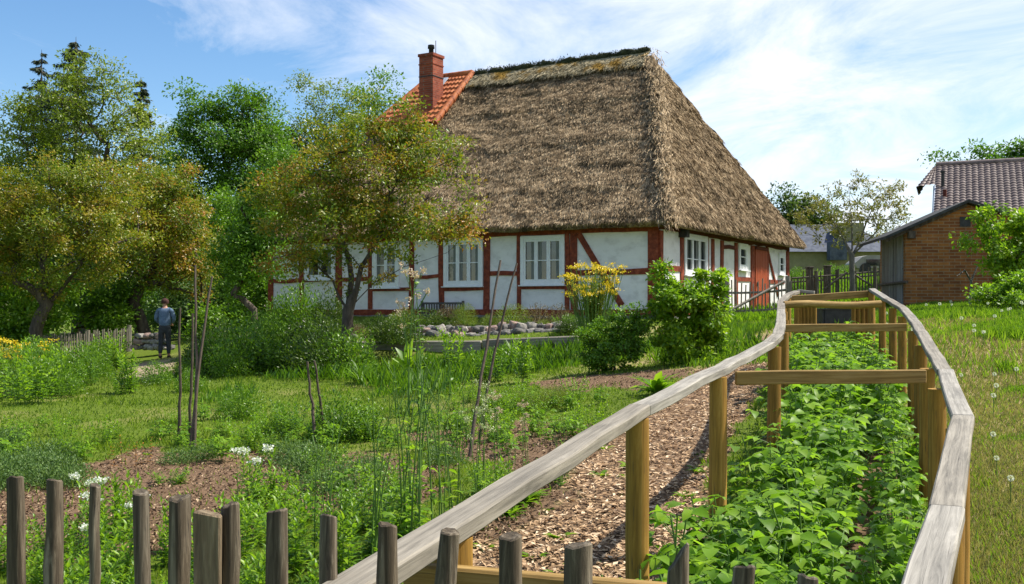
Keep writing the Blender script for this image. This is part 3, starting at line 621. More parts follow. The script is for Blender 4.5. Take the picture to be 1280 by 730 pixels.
def straw(mb, a, b, c, d, n, Lr=(.15, .5), wr=(.012, .03), lift=.03, vpow=1, base=0.0):
    u = rng.random(n)[:, None]; v = (rng.random(n)**vpow)[:, None]
    v = v if np.linalg.norm(c-d) > .1 else 1-np.sqrt(1-v*.995)
    P = (a*(1-u)+b*u)*(1-v)+(d*(1-u)+c*u)*v; nrm = np.cross(b-a, (c+d)/2-a); nrm /= np.linalg.norm(nrm)
    if nrm[2] < 0: nrm = -nrm
    P = P+nrm*(-.06*np.sin(v*math.pi)); P = disp(P)+nrm*(base+rng.random(n)[:, None]*.035)
    down = (a+b)/2-(c+d)/2; down /= np.linalg.norm(down); side = np.cross(nrm, down)
    D = down+side*rng.normal(0, .22, n)[:, None]+nrm*rng.normal(.02, .13, n)[:, None]
    N = nrm+side*rng.normal(0, .5, n)[:, None]
    mb.leaves(P, D, N, rng.uniform(*Lr, n), rng.uniform(*wr, n), 0, rng.random(n), .0)
for a, b, c, d in FP:
    V, Fc, nn = patch(a, b, c, d, 110, 70); th.add(disp(V), Fc, 0, None, True)
straw(th, *FP[0], 85000, (.08, .26), (.010, .026)); straw(th, *FP[1], 70000, (.08, .28), (.010, .026)); straw(th, *FP[3], 30000, (.08, .26), (.010, .026)); straw(th, *FP[4], 12000)
# thick cut eave
def eave(mb, a, b, nn_, n_=160):
    u = np.linspace(0, 1, n_)[:, None]; P0 = disp(a*(1-u)+b*u); rows = [P0]
    wv = (fbm(P0[:, 0]*1.3, P0[:, 1]*1.3, 0, 77)-.5)[:, None]
    for k_, (o_, dz) in enumerate(((.02, -.06), (-.10, -.17), (-.5, -.10))): rows.append(a*(1-u)+b*u+nn_*(o_)+up*(dz+wv*.10*(k_ < 2)))
    V = np.vstack(rows); i = (np.arange(3)[:, None]*n_+np.arange(n_-1)[None]).ravel()
    mb.add(V, np.stack([i, i+n_, i+n_+1, i+1], -1), 0, None, True)
    n2 = 9000; u = rng.random(n2)[:, None]; P = a*(1-u)+b*u+nn_*(rng.uniform(-.12, -.02, n2)[:, None])+up*(rng.uniform(-.09, .03, n2)[:, None])
    D = nn_*rng.uniform(.1, .5, n2)[:, None]-up*1+np.cross(nn_, up)*rng.normal(0, .25, n2)[:, None]
    mb.leaves(P, D, nn_+rng.normal(0, .4, (n2, 3)), rng.uniform(.05, .13, n2), rng.uniform(.012, .025, n2), 0, rng.random(n2)*.8, 0)
eave(th, eA, eB, nL); eave(th, eB, eC, -nR); eave(th, eA, eD, nR)
# ragged hip line
n2 = 5000; u = rng.random(n2)[:, None]; P = disp(eA*(1-u)+r0*u)+rng.normal(0, .13, (n2, 3)); D = (eA-r0)/9+rng.normal(0, .3, (n2, 3)); th.leaves(P, D, nL*.5+nR*.5+up+rng.normal(0, .5, (n2, 3)), rng.uniform(.12, .4, n2), rng.uniform(.02, .035, n2), 0, .35+.65*rng.random(n2), 0)
roof = th.build('thatch_roof', M['thatch'], house, hl)
# pale ridge strip and mossy ridge rolls
rb = MB(); dn = (eA+eT)/2-(r0+rT)/2; dn -= d1*np.dot(dn, d1); dn /= np.linalg.norm(dn); nf = np.cross(dn, d1); nf = nf if nf[2] > 0 else -nf
u = np.linspace(0, 1, 90)[:, None]; rows = []
for k_, (q, h_) in enumerate(((-.12, .13), (.2, .13), (.4, .11), (.6, .06), (.68, -.04))):
    P = (r0+d1*.05)*(1-u)+rT*u+dn*q+nf*(h_+.03*(fbm(u[:, 0]*30, k_, 0, 8)[:, None]-.5)); rows.append(disp(P, .1))
i = (np.arange(4)[:, None]*90+np.arange(89)[None]).ravel(); rb.add(np.vstack(rows), np.stack([i, i+1, i+91, i+90], -1), 0, None, True)
P = (r0+d1*.05)+(rT-r0-d1*.05)*rng.random(9000)[:, None]+dn*rng.uniform(0, .65, 9000)[:, None]+nf*.13
rb.leaves(disp(P, .1), dn+d1*rng.normal(0, .2, 9000)[:, None]+nf*rng.normal(.05, .12, 9000)[:, None], nf+rng.normal(0, .4, (9000, 3)), rng.uniform(.15, .45, 9000), rng.uniform(.015, .03, 9000), 0)
rb.build('ridge_straw', M['thatch_ridge'], roof, hl)
mo = MB(); s_ = S0+.1
while s_ < ST-.2:
    L_ = rng.uniform(.7, 1.5); L_ = min(L_, ST-.1-s_); q = np.linspace(0, 1, 9)
    pts = np.array([hp(s_+L_*a_, HW+.02, ZR+.14+.03*rng.normal()) for a_ in q]); mo.tube(pts, .11*np.sin(np.clip(q, .06, .94)*math.pi)**.5+.03, 8, wob=.5)
    n2 = int(600*L_); a_ = rng.random(n2); P = np.array(hp(0, HW, ZR+.17))+d1*(s_+L_*a_)[:, None]+rng.normal(0, .06, (n2, 3))
    mo.leaves(P, rng.normal(0, 1, (n2, 3))+[0, 0, .5], rng.normal(0, 1, (n2, 3)), .09, .03); s_ += L_+rng.uniform(0, .12)
mo.build('ridge_moss', M['moss'], roof, hl)
# orange tiled end of the roof: curved tiles in courses
def tiles(mb, a, b, c, d, rows, cols, amp=.035, step=.05, clip=None):
    nu, nv = cols*6+1, rows*4+1; u = np.linspace(0, 1, nu)[None, :, None]; vv = np.linspace(0, 1, nv)[:, None, None]
    P = (a*(1-u)+b*u)*(1-vv)+(d*(1-u)+c*u)*vv; nrm = np.cross(b-a, (c+d)/2-a); nrm /= np.linalg.norm(nrm)
    if nrm[2] < 0: nrm = -nrm
    off = np.abs(np.sin(u*cols*math.pi))*amp+(1-((vv*rows+1e-6) % 1))*step
    P = P+nrm*off; i = (np.arange(nv-1)[:, None]*nu+np.arange(nu-1)[None]).ravel()
    mb.add(P.reshape(-1, 3), np.stack([i, i+1, i+nu+1, i+nu], -1), 0, None, False)
tr = MB(); g = d1*.02
TF = .36; lf = up*.17; eT0, eB0, eC0 = eT, eB, eC; eT, eB, eC = rT+(eT0-rT)*TF, r1+(eB0-r1)*TF, r1+(eC0-r1)*TF
tiles(tr, eT+g+lf, eB+lf, r1+lf, rT+g+lf, 10, 13, .04, .07); tiles(tr, eB+lf, eC+lf, r1+d1*.05+lf, r1+lf, 10, 14, .04, .07)
for q_ in (.0, 1.0): tr.tube([rT+lf-up*.1+g, eT+lf-up*.1+g], .10, 6)
tr.tube([eT+lf-up*.1, eB+lf-up*.1, eC+lf-up*.1], .12, 6)
tro = tr.build('tile_roof', M['tile_orange'], house, hl)
vg = MB()
for q in range(9):
    a_ = rT+lf+(eT-rT)*q/9; b_ = rT+lf+(eT-rT)*(q+1.12)/9; vg.tube([a_+nf*.07-d1*.06, b_+nf*.05-d1*.06], [.10, .12], 8)
for q in range(7):
    a_ = rT+(r1-rT)*q/7; vg.tube([a_+lf+up*.05, rT+lf+(r1-rT)*(q+1.08)/7+up*.03], [.12, .13], 8)
for q in range(8):
    a_ = r1+lf+(eB-r1)*q/8; vg.tube([a_+up*.06, r1+lf+(eB-r1)*(q+1.08)/8+up*.04], [.11, .12], 8)
vg.build('ridge_tile', M['tile_orange'], tro, hl)
# chimney on the front slope
cs, ct = HL(540)[0], 0
cpos = W(539, 100, 37.6); cpos[2] = 0; cz = E+(HY-69)/F*37.6; cm = MB(); B3 = np.stack([d1, d2, up], 1)
cm.box(cpos+up*((cz+E+6.2)/2), (.30, .33, (cz-E-6.2)/2), B3)
cm.box(cpos+up*(cz-.05), (.335, .365, .05), B3); cm.box(cpos+up*(cz-.38), (.32, .35, .02), B3)
ch_ = cm.build('chimney', M['brick_red'], house, hl)
cp = MB(); cp.tube([cpos+up*cz, cpos+up*(cz+.22), cpos+up*(cz+.24), cpos+up*(cz+.36)], [.09, .09, .13, .12], 10); cp.build('chimney_pot', M['black'], ch_, hl)
cp = MB(); cp.tube([cpos+d1*-.2+up*cz, cpos+d1*-.2+up*(cz+.5)], .014, 6); cp.build('lightning_rod', M['black'], ch_, hl)
br = MB(); br.box(cpos+up*(cz-.82), (.315, .345, .015), B3); br.build('iron_band', M['black'], ch_, hl)
fa = rT+d1*(1.0)+dn*.2; fb = fa+dn*1.3; fm = MB()
fm.box((fa+fb)/2+nf*.27, (.17, .65, .02), np.stack([d1, dn, nf], 1)); fm.build('roof_flashing', M['metal'], tro, hl)

# bench in front of the facade
tb = HL(561)[0]; bp = CO+d1*tb+nL*.55; bz = float(gz(bp[0], bp[1])); bz = E-.42-.35; bp = bp+up*bz; B3 = np.stack([d1, nL, up], 1)
bench = thing('garden_bench', bp, 'dark slatted wooden garden bench against the white house wall', 'bench'); hw_ = .74
zt = E+.10-bz
def bpart(name, boxes):
    m_ = MB()
    for c_, h_ in boxes: m_.box(bp+d1*c_[0]+nL*c_[1]+up*c_[2], h_, B3)
    m_.build(name, M['bench'], bench, bp)
bpart('backrest', [((0, -.2, zt-.03), (hw_-.03, .02, .03)), ((0, -.2, .50), (hw_-.03, .02, .025))]+[((-hw_+.09+i*.094, -.2, (zt+.45)/2), (.02, .012, (zt-.5)/2)) for i in range(15)])
bpart('seat', [((0, -.12+i*.1, .42), (hw_, .042, .015)) for i in range(5)])
for sx in (-1, 1):
    bpart('leg', [((sx*hw_, -.2, zt/2+.02), (.03, .03, zt/2+.02))]); bpart('leg', [((sx*hw_, .3, .32), (.03, .03, .32))]); bpart('armrest', [((sx*hw_, .07, .655), (.035, .27, .015))])

# timber edging and stones of the raised bed
def loghewn(a, b, h, w, label):
    o = board(a, b, w, h, 'timber_beam', M['log'], None, np.zeros(3), 0, .02); tag(o, label, 'timber', None); return o
zoff = lambda p, dz: p+np.array([0, 0, dz])
loghewn(W(441, 437, 24.3), W(602, 436, 24.0), .38, .22, 'long weathered timber beam edging the raised bed beside the tree trunk')
loghewn(W(604, 433.5, 24.0), W(723, 429, 23.6), .34, .24, 'shorter hewn timber beam edging the raised bed, with pale sawn end')

def rock_mesh(seed, mat, sc=(1, .8, .6)):
    r = np.random.default_rng(seed); mb = MB(); n = 7; V = []; Fc = []
    g = np.linspace(-1, 1, n)
    for ax in range(3):
        for sg in (-1, 1):
            A, B = np.meshgrid(g, g); P = np.zeros((n, n, 3)); P[..., ax] = sg; P[..., (ax+1) % 3] = A; P[..., (ax+2) % 3] = B*sg
            P = P.reshape(-1, 3); Pn = P/np.linalg.norm(P, axis=1)[:, None]; P = Pn*.62+P*.33
            nn_ = fbm(Pn[:, 0]*1.7+seed, Pn[:, 1]*1.7, Pn[:, 2]*1.7, seed, 3)-.5; P = P*(1+nn_[:, None]*.7)*np.array(sc)*.5
            i = (np.arange(n-1)[:, None]*n+np.arange(n-1)[None]).ravel(); mb.add(P, np.stack([i, i+1, i+n+1, i+n], -1), 0, None, True)
    o = mb.build('field_stone', mat); return o.data, o
rocks = []
for i, mt in enumerate(('stone', 'stone_dark', 'stone_red', 'stone', 'stone_dark', 'stone')):
    me, o = rock_mesh(100+i, M[mt], (1, .85, .55+.08*(i % 3))); bpy.data.objects.remove(o); rocks.append(me)
def stone(x, y, z, s, label, group):
    o = bpy.data.objects.new('field_stone', random.choice(rocks)); C.objects.link(o); o.location = (x, y, z)
    o.scale = (s*random.uniform(.8, 1.3), s*random.uniform(.8, 1.1), s*random.uniform(.7, 1.1)); o.rotation_euler = (random.uniform(-.3, .3), random.uniform(-.3, .3), random.uniform(0, 6.28)); tag(o, label, 'stone', group)
for i in range(34):      # rock rim of the raised bed, right half
    px = 520+i*6.1; d = 25.4-(px-520)*.004+random.uniform(-.15, .15)
    for lv in range(2):
        p = W(px+random.uniform(-3, 3)+lv*3, 421-lv*8.0-(px > 620)*(5 if lv == 0 else 4)+random.uniform(-1.5, 1.5), d+lv*.25); stone(p[0], p[1], p[2], random.uniform(.25, .42), 'rough grey fieldstone in the low rock rim behind the timber beams', 'stones of the rock rim')
for i in range(26):
    px = 300+i*8.4; p = W(px, 424-(i % 3)*2, 26.2+random.uniform(-.2, .2)); stone(p[0], p[1], p[2]-.02, random.uniform(.2, .36), 'small pinkish grey stone in the low row left of the tree trunk', 'stones in the low row by the tree')
for lv in range(3):
    for i in range(7-lv):
        p = W(170+i*7+lv*3, 434-lv*7.2, 31.2); stone(p[0], p[1], p[2], random.uniform(.26, .36), 'rounded stone in the small stacked wall beside the standing person', 'stones stacked beside the person')
# dark soil bank behind stacked stones
# ------------------------------------------------------------------ plants (prototypes hidden until copied)
def unit(v): return v/(np.linalg.norm(v, axis=-1, keepdims=True)+1e-9)
def rv(n, s=1.): return rng.normal(0, s, (n, 3))
def proto_bean(seed, big=1.):
    mb = MB(); P = []; D = []; N = []; L = []
    for s in range(6):
        a = rng.random()*6.28; r = rng.random()*.09; h = rng.uniform(.22, .42); b = np.array([math.cos(a)*r, math.sin(a)*r, 0]); lean = rng.normal(0, .09, 2)
        q = np.linspace(0, 1, 5)[:, None]; pts = b+np.array([lean[0], lean[1], h])*q; mb.tube(pts, .0035, 4, 1)
        for k in range(rng.integers(4, 7)):
            t_ = .25+.65*k/4+rng.random()*.1; c = b+np.array([lean[0], lean[1], h])*min(t_, 1); az = rng.random()*6.28; o = np.array([math.cos(az), math.sin(az), .45]); e = c+o*rng.uniform(.05, .10); mb.tube([c, e], .002, 3, 1, cap=False)
            for da in (-1.25, 0, 1.25):
                dd = np.array([math.cos(az+da), math.sin(az+da), rng.uniform(-.35, .15)]); P.append(e); D.append(dd); N.append(np.array([0, 0, 1.])+rng.normal(0, .3, 3)); L.append(rng.uniform(.05, .105))
    L = np.array(L)*big; mb.leaves(np.array(P), np.array(D), np.array(N), L, L*.68, 0, None, .10, True, .22); return mb
def proto_phlox(n_st=9, H=.7, spread=.16, lf=(.10, .16), wr=.31, flower=None, dens=.045, tilt=.25):
    mb = MB()
    for s in range(n_st):
        a = rng.random()*6.28; r = rng.random()**.5*spread; h = H*rng.uniform(.65, 1.); b = np.array([math.cos(a)*r, math.sin(a)*r, 0]); lean = np.array([math.cos(a), math.sin(a), 0])*rng.uniform(0, tilt)*h+np.append(rng.normal(0, .03, 2), 0)
        q = np.linspace(0, 1, 6)[:, None]; pts = b+np.array([0, 0, h])*q+lean*q**2; mb.tube(pts, .006*(1.1-q[:, 0]*.6)*max(H, .5), 4, 1)
        k = max(4, int(h/dens)); t_ = np.repeat(np.linspace(.12, 1, k), 2); az = np.repeat(np.arange(k)*1.57+rng.random(), 2)+np.tile([0, 3.14], k)+rng.normal(0, .3, 2*k)
        P = b+np.array([0, 0, h])*t_[:, None]+lean*(t_**2)[:, None]; el = .25+.8*t_**2+rng.normal(0, .15, 2*k)
        D = np.stack([np.cos(az)*np.cos(el), np.sin(az)*np.cos(el), np.sin(el)], 1); N = np.stack([-np.cos(az)*np.sin(el), -np.sin(az)*np.sin(el), np.cos(el)], 1)+rv(2*k, .2)
        L = rng.uniform(*lf, 2*k)*(1.15-.5*t_); mb.leaves(P, D, N, L, L*wr, 0, None, .12, True, .18)
        if flower and rng.random() < flower:
            top = pts[-1]+[0, 0, .02]; m_ = 70; Pp = top+rv(m_, .022)*[1, 1, .6]; mb.leaves(Pp, rv(m_)+[0, 0, .4], rv(m_)+[0, 0, 1], .022, .02, 2)
    return mb
def proto_mound(n=900, rx=.5, rz=.5, L=(.03, .06), wr=.5, stems=12, lump=.35):
    mb = MB(); d = unit(rv(n)); d[:, 2] = np.abs(d[:, 2]); r = rng.random(n)**.35; s = rng.integers(1000)
    f = 1+lump*(fbm(d[:, 0]*2.2+5, d[:, 1]*2.2+5, d[:, 2]*2.2, s)-.5)*2
    P = d*r[:, None]*f[:, None]*[rx, rx, rz]; mb.leaves(P, d*.6+rv(n, .55)+[0, 0, .3], d+rv(n, .5), rng.uniform(*L, n), rng.uniform(*L, n)*wr, 0, None, .15)
    for i in range(stems):
        e = unit(rng.normal(0, 1, 3)); e[2] = abs(e[2])+.3; mb.tube([(0, 0, 0), e*[rx, rx, rz]*.5+rng.normal(0, .02, 3), e*[rx, rx, rz]*.9], [.010, .007, .003], 4, 1)
    return mb
def proto_rosette(n=26, L=(.28, .45), wr=.28, up_=.8, mat=0):
    mb = MB(); az = rng.random(n)*6.28; el = rng.uniform(.3, 1.35, n)*up_; D = np.stack([np.cos(az)*np.cos(el), np.sin(az)*np.cos(el), np.sin(el)], 1); N = np.stack([-np.cos(az)*np.sin(el), -np.sin(az)*np.sin(el), np.cos(el)], 1)
    l = rng.uniform(*L, n); mb.leaves(D*.02, D, N, l, l*wr, mat, None, .14, True, .25); return mb
def proto_tall(n_st=5, H=1.3, heads=True, hm=2, spread=.12):
    mb = MB()
    for s in range(n_st):
        a = rng.random()*6.28; b = np.array([math.cos(a), math.sin(a), 0])*rng.random()*spread; h = H*rng.uniform(.7, 1); lean = np.append(rng.normal(0, .07, 2), 0)
        q = np.linspace(0, 1, 7)[:, None]; pts = b+np.array([0, 0, h])*q+lean*q**2*h; mb.tube(pts, .006*(1.2-q[:, 0]*.8), 5, 1)
        k = int(h/.10); t_ = rng.random(k)**1.5*.95; az = rng.random(k)*6.28; P = b+np.array([0, 0, h])*t_[:, None]+lean*(t_**2)[:, None]*h
        D = np.stack([np.cos(az), np.sin(az), rng.uniform(-.1, .7, k)], 1); l = rng.uniform(.05, .13, k)*(1.2-t_*.7); mb.leaves(P, D, rv(k, .3)+[0, 0, 1], l, l*.4, 0, None, .12, True, .25)
        for j in range(3):
            t0 = rng.uniform(.6, .95); c = b+np.array([0, 0, h])*t0+lean*t0**2*h; az = rng.random()*6.28; e = c+np.array([math.cos(az)*.08, math.sin(az)*.08, .14]); mb.tube([c, e], .0025, 4, 1, cap=False)
            if heads: m_ = 26; mb.leaves(e+rv(m_, .012), rv(m_)+[0, 0, .6], rv(m_)+[0, 0, 1], .016, .014, hm)
        if heads: m_ = 40; mb.leaves(pts[-1]+rv(m_, .018), rv(m_)+[0, 0, .6], rv(m_)+[0, 0, 1], .018, .014, hm)
    return mb
PR = {}
def reg(key, name, mbs, mats):
    out_ = []
    for mb in mbs:
        o = mb.build(name, mats); out_.append(o.data); bpy.data.objects.remove(o)
    PR[key] = (name, out_)
for key, mbs in (('bean', [proto_bean(i) for i in range(6)]),): reg(key, 'bean_plant', mbs, [M['lf_bean'], M['stem']])
reg('phlox', 'leafy_perennial', [proto_phlox() for i in range(3)], [M['lf_bright'], M['stem'], M['white_petal']])
reg('phloxw', 'white_flowered_plant', [proto_phlox(5, .8, .1, (.08, .12), .25, .8) for i in range(2)], [M['lf_bright'], M['stem'], M['white_petal']])
reg('herb', 'garden_herb', [proto_phlox(16, .5, .22, (.05, .09), .45, None, .035, .5) for i in range(3)], [M['lf_mid'], M['stem']])
reg('herbb', 'garden_herb', [proto_phlox(16, .5, .22, (.05, .09), .5, None, .035, .5) for i in range(2)], [M['lf_bright'], M['stem']])
reg('blue', 'bluegreen_herb', [proto_mound(1400, .45, .42, (.03, .06), .5) for i in range(2)], [M['lf_blue'], M['stem']])
reg('mound', 'rounded_shrub', [proto_mound(2600, .5, .6, (.03, .07), .5, 14, .5) for i in range(3)], [M['lf_mid'], M['stem']])
reg('moundd', 'rounded_shrub', [proto_mound(2600, .5, .6, (.03, .07), .45, 14, .5) for i in range(2)], [M['lf_dark'], M['stem']])
reg('moundp', 'rounded_shrub', [proto_mound(3600, .5, .5, (.02, .045), .3, 14, .2) for i in range(2)], [M['lf_pale'], M['stem']])
reg('moundb', 'dry_perennial', [proto_mound(900, .5, .5, (.03, .06), .4, 24, .5) for i in range(2)], [M['lf_brown'], M['stem_red']])
reg('rosette', 'broadleaf_plant', [proto_rosette() for i in range(2)], [M['lf_bright'], M['stem']])
reg('weed', 'low_weed', [proto_rosette(14, (.05, .11), .45, .5) for i in range(3)], [M['lf_bright'], M['stem']])
reg('iris', 'strap_leaf_clump', [proto_rosette(60, (.35, .6), .06, 1.05) for i in range(2)], [M['lf_mid'], M['stem']])
reg('tall', 'tall_stemmed_plant', [proto_tall(5, 1.3, i == 0) for i in range(4)], [M['lf_bright'], M['stem'], M['pale_head']])
reg('tallp', 'tall_stemmed_plant', [proto_tall(4, 1.2, i == 0) for i in range(3)], [M['lf_mid'], M['stem'], M['pink_petal']])
reg('orange', 'orange_shoot_plant', [proto_phlox(9, .35, .25, (.03, .05), .3, None, .04) for i in range(1)], [M['orange_petal'], M['stem_red']])
def plant(key, p, s, label, cat='plant', group=None, sx=1., name=None):
    nm, ms = PR[key]; o = bpy.data.objects.new(name or nm, random.choice(ms)); C.objects.link(o); o.location = (p[0], p[1], p[2]-.01)
    o.rotation_euler = (0, 0, random.uniform(0, 6.28)); o.scale = (s*sx, s*sx, s); tag(o, label, cat, group); return o
# bed between the rails
cnt = 0; yv = 3.0
while yv < 15.0:
    xl = along(LR, yv)[0]+.10; xr_ = along(RR, yv)[0]-.10; wv = xr_-xl
    for row in np.arange(.03, 1.0, .2):
        gap = (abs(row-.62) < .17) and 4.2 < yv < 8.5
        if (gap and random.random() < .88) or random.random() < .06: continue
        x_ = xl+wv*row+random.uniform(-.07, .07); y_ = yv+random.uniform(-.1, .1)
        s = random.uniform(.65, 1.3)*(1.15 if yv > 9 else 1.)*(.85 if row > .6 else 1)
        plant('bean', (x_, y_, float(gz(x_, y_))), s, 'bright green bean plant growing in the long bed between the wooden rails', 'plant', 'bean plants between the rails', 1.1); cnt += 1
    yv += .225 if yv < 9 else .26
print('bean plants', cnt)
def scatter(keys, boxes, n, hs, label, group, sx=(1, 1), cat='plant', tries=20, avoid=True):
    for i in range(n):
        for t_ in range(tries):
            b = boxes[random.randrange(len(boxes))]; px, py = random.uniform(b[0], b[2]), random.uniform(b[1], b[3]); p = G(px, py)
            s_, c_, _, t2 = masks(p[0:1], p[1:2], p[2:3])
            xl = along(LR, p[1])[0]
            if avoid and (c_[0] > 0 or t2[0] > 0 or p[0] > xl-.25): continue
            break
        else: continue
        plant(random.choice(keys), p, random.uniform(*hs), label, cat, group, random.uniform(*sx))
# near zone behind the pickets
scatter(['phlox'], [(-20, 655, 250, 790), (60, 680, 420, 820), (250, 640, 460, 760)], 20, (.4, .7), 'tall lance-leaved green plant crowding behind the near pickets', 'lance-leaved plants behind the near pickets')
scatter(['herbb', 'herb'], [(330, 610, 520, 720), (430, 590, 620, 650), (-20, 690, 200, 760)], 15, (.4, .75), 'bushy bright herb between the near pickets and the bare soil', 'bushy herbs before the bare soil')
scatter(['phlox', 'herbb'], [(120, 740, 480, 900), (0, 760, 300, 880)], 16, (.4, .65), 'leafy green plant low at the foot of the near pickets', 'plants at the foot of the pickets')
for i, (px, py, s, lb) in enumerate(((300, 660, .85, 'white-flowered plant standing highest beside the bare soil patch'), (165, 700, .62, 'white-flowered plant behind the slim third picket'), (92, 740, .62, 'white-flowered plant between the leftmost pickets'), (128, 690, .75, 'slender white-flowered plant beside the slim picket'))):
    plant('phloxw', G(px, py), s, lb, 'plant')
for i, (px, py, s) in enumerate(((505, 690, .95), (535, 700, 1.0), (560, 670, .8), (470, 720, .9), (600, 660, .75), (410, 700, .75), (520, 660, .9))):
    plant('tall', G(px, py), s, 'tall thin-stemmed seeding plant rising above the herbs near the rail', 'plant', 'tall seeding plants near the rail')
for i, (px, py, s) in enumerate(((620, 600, .6), (655, 590, .5), (640, 640, .5), (700, 610, .45), (585, 560, .75))):
    plant('tallp', G(px, py), s, 'small-flowered stalky plant beside the left wooden rail', 'plant', 'stalky plants beside the left rail')
scatter(['blue'], [(-30, 585, 100, 625), (-20, 560, 90, 600)], 16, (.45, .75), 'dense blue-green herb cushion left of the bare soil', 'blue-green herbs left of the soil', (1, 1.3))
scatter(['herb', 'blue'], [(215, 575, 265, 592), (300, 565, 470, 600), (380, 590, 500, 625), (340, 560, 560, 585)], 15, (.4, .65), 'mid-green herb in the loose row across the bare soil', 'herbs across the bare soil', (1, 1.2))
scatter(['herbb', 'rosette'], [(640, 585, 790, 625), (600, 620, 660, 650), (700, 560, 780, 585)], 14, (.25, .45), 'low green plant in the soil strip beside the chip path', 'low plants beside the chip path', (1, 1.4))
plant('herbb', G(213, 605), .3, 'isolated light green cushion plant alone on the bare soil', 'plant', None, 2.2)
plant('orange', G(155, 582), .8, 'small orange-brown shoots at the back edge of the bare soil', 'plant', None, 1.3)
scatter(['weed', 'bean', 'bean', 'herbb'], [(-20, 545, 480, 580), (0, 520, 640, 575), (560, 500, 760, 560), (300, 620, 560, 720)], 190, (.35, .75), 'small low weed spreading in the lawn and soil', 'low weeds in the lawn')
scatter(['weed'], [(600, 560, 900, 720)], 26, (.5, 1.2), 'small weed sprouting among the brown wood chips', 'weeds on the chip path', avoid=False)
scatter(['herb', 'mound'], [(415, 545, 470, 552), (280, 512, 340, 540), (330, 520, 420, 548)], 10, (.6, 1.0), 'bushy herb alone at the near edge of the lawn', 'herbs at the near edge of the lawn')
scatter(['herbb', 'moundp'], [(595, 508, 718, 514), (600, 502, 715, 512)], 22, (.42, .55), 'pale small-leaved herb in the straight row across the lawn', 'pale herb row across the lawn')
# behind the lawn: in front of the timber beams
for px, py, s, k, lb in ((570, 470, 1.25, 'phlox', 'upright leafy plant in front of the left timber beam'), (612, 478, 1.3, 'herb', 'bushy plant behind the leaning bean poles'), (655, 478, 1.1, 'phlox', 'leafy clump in front of the shorter timber beam'),
    (640, 452, 1.1, 'iris', 'strap-leaved clump overlapping the timber beams'), (520, 470, 1.2, 'herb', 'bushy herb left of the upright leafy plant'), (820, 492, 1.05, 'rosette', 'large broadleaf rosette plant beside the upper chip path'), (560, 500, .9, 'tallp', 'thin stalky plant in mid lawn before the timber beam'),
    (515, 520, 1.7, 'tallp', 'slender reddish stalked plant rising before the house'), (450, 480, 1.0, 'iris', 'strap-leaved clump below the tree trunk'), (905, 445, 1.0, 'iris', 'lavender-like clump right of the tall currant shrub'), (888, 450, .8, 'blue', 'grey-green lavender cushion beside the tall currant shrub')):
    plant(k, G(px, py), s, lb)
p = on(511, 14.5); o = thing('poppy_plant', p, 'tall plant with a tuft of large upright glossy leaves before the tree', 'plant')
mb = MB(); mb.tube([(0, 0, 0), (.01, 0, .45), (0, 0, .78)], [.012, .01, .008], 6); mb.build('stem', M['stem'], o)
mb = MB(); q = proto_rosette(1); D = np.array([(-.5, 0, .9), (.1, -.3, 1), (.55, .1, .8), (-.1, .2, 1.2), (.3, -.2, .5), (-.6, -.2, .45), (.0, -.5, .6)]); mb.leaves(np.tile([0, 0, .62], (7, 1))+D*.02, D, -D[:, [0, 1, 2]]*[1, 1, 0]+[0, -.6, .4], np.array([.33, .42, .36, .38, .25, .26, .28]), .13, 0, None, .1, True, .12); mb.build('leaf_tuft', M['lf_bright'], o)
scatter(['mound', 'moundd', 'herb'], [(235, 448, 440, 468), (240, 462, 350, 474), (330, 446, 430, 456)], 30, (.9, 1.7), 'dense green garden shrub in the planted bank between person and tree', 'shrubs in the bank between person and tree', (.9, 1.25), 'shrub')
scatter(['mound', 'herb', 'phlox'], [(20, 470, 165, 498), (0, 460, 130, 480), (60, 455, 170, 468)], 28, (.85, 1.35), 'leafy green perennial in the bed at the far edge of the lawn', 'perennials at the far lawn edge', (.9, 1.1), 'plant')
scatter(['herb', 'mound'], [(165, 470, 250, 490), (200, 462, 240, 480)], 5, (.5, .7), 'small leafy bush beside the tan path', 'bushes beside the tan path')
for px, py, w_, h_, k, lb in ((505, 407, 50, 22, 'moundp', 'wide pale green cushion on the rock rim'), (580, 403, 34, 26, 'moundp', 'round lime-green cushion shrub below the bench'), (545, 408, 30, 18, 'moundp', 'low pale cushion between two rounder ones'), (640, 404, 50, 26, 'moundp', 'yellowish bushy shrub under the wide window'),
    (672, 404, 46, 24, 'moundb', 'brownish dry perennial under the wide window'), (700, 402, 40, 22, 'moundb', 'reddish dry clump at the right end of the rocks'), (500, 428, 60, 28, 'moundd', 'dark green cushion above the left timber beam'), (375, 410, 60, 40, 'mound', 'bushy green shrub against the low house wall'),
    (350, 415, 44, 34, 'mound', 'leafy shrub at the left house corner'), (410, 408, 50, 34, 'moundd', 'dark shrub directly left of the tree trunk'), (612, 408, 26, 18, 'moundp', 'small pale cushion beside the bean poles'), (540, 412, 60, 20, 'moundd', 'low dark cushion under the bench'), (475, 425, 40, 24, 'moundd', 'dark cushion right of the tree trunk'),
    (395, 440, 90, 36, 'moundd', 'wide dark shrub at the foot of the tree'), (330, 438, 60, 36, 'mound', 'broad green shrub beside the tree foot'), (560, 395, 30, 16, 'moundb', 'dry pale clump beside the bench')):
    d = 26.6 if py < 420 else 23.8
    p = W(px, py+2, d); s = h_/F*d/.55*1.15; o = plant(k, p, s, lb, 'shrub', None, w_/h_*.55*.95)
scatter(['mound', 'moundd', 'moundb', 'moundp', 'herb'], [(345, 404, 520, 424), (500, 404, 720, 416)], 46, (.35, .65), 'small cushion plant in the raised rock bed under the house wall', 'cushion plants of the raised bed', (1, 1.5))
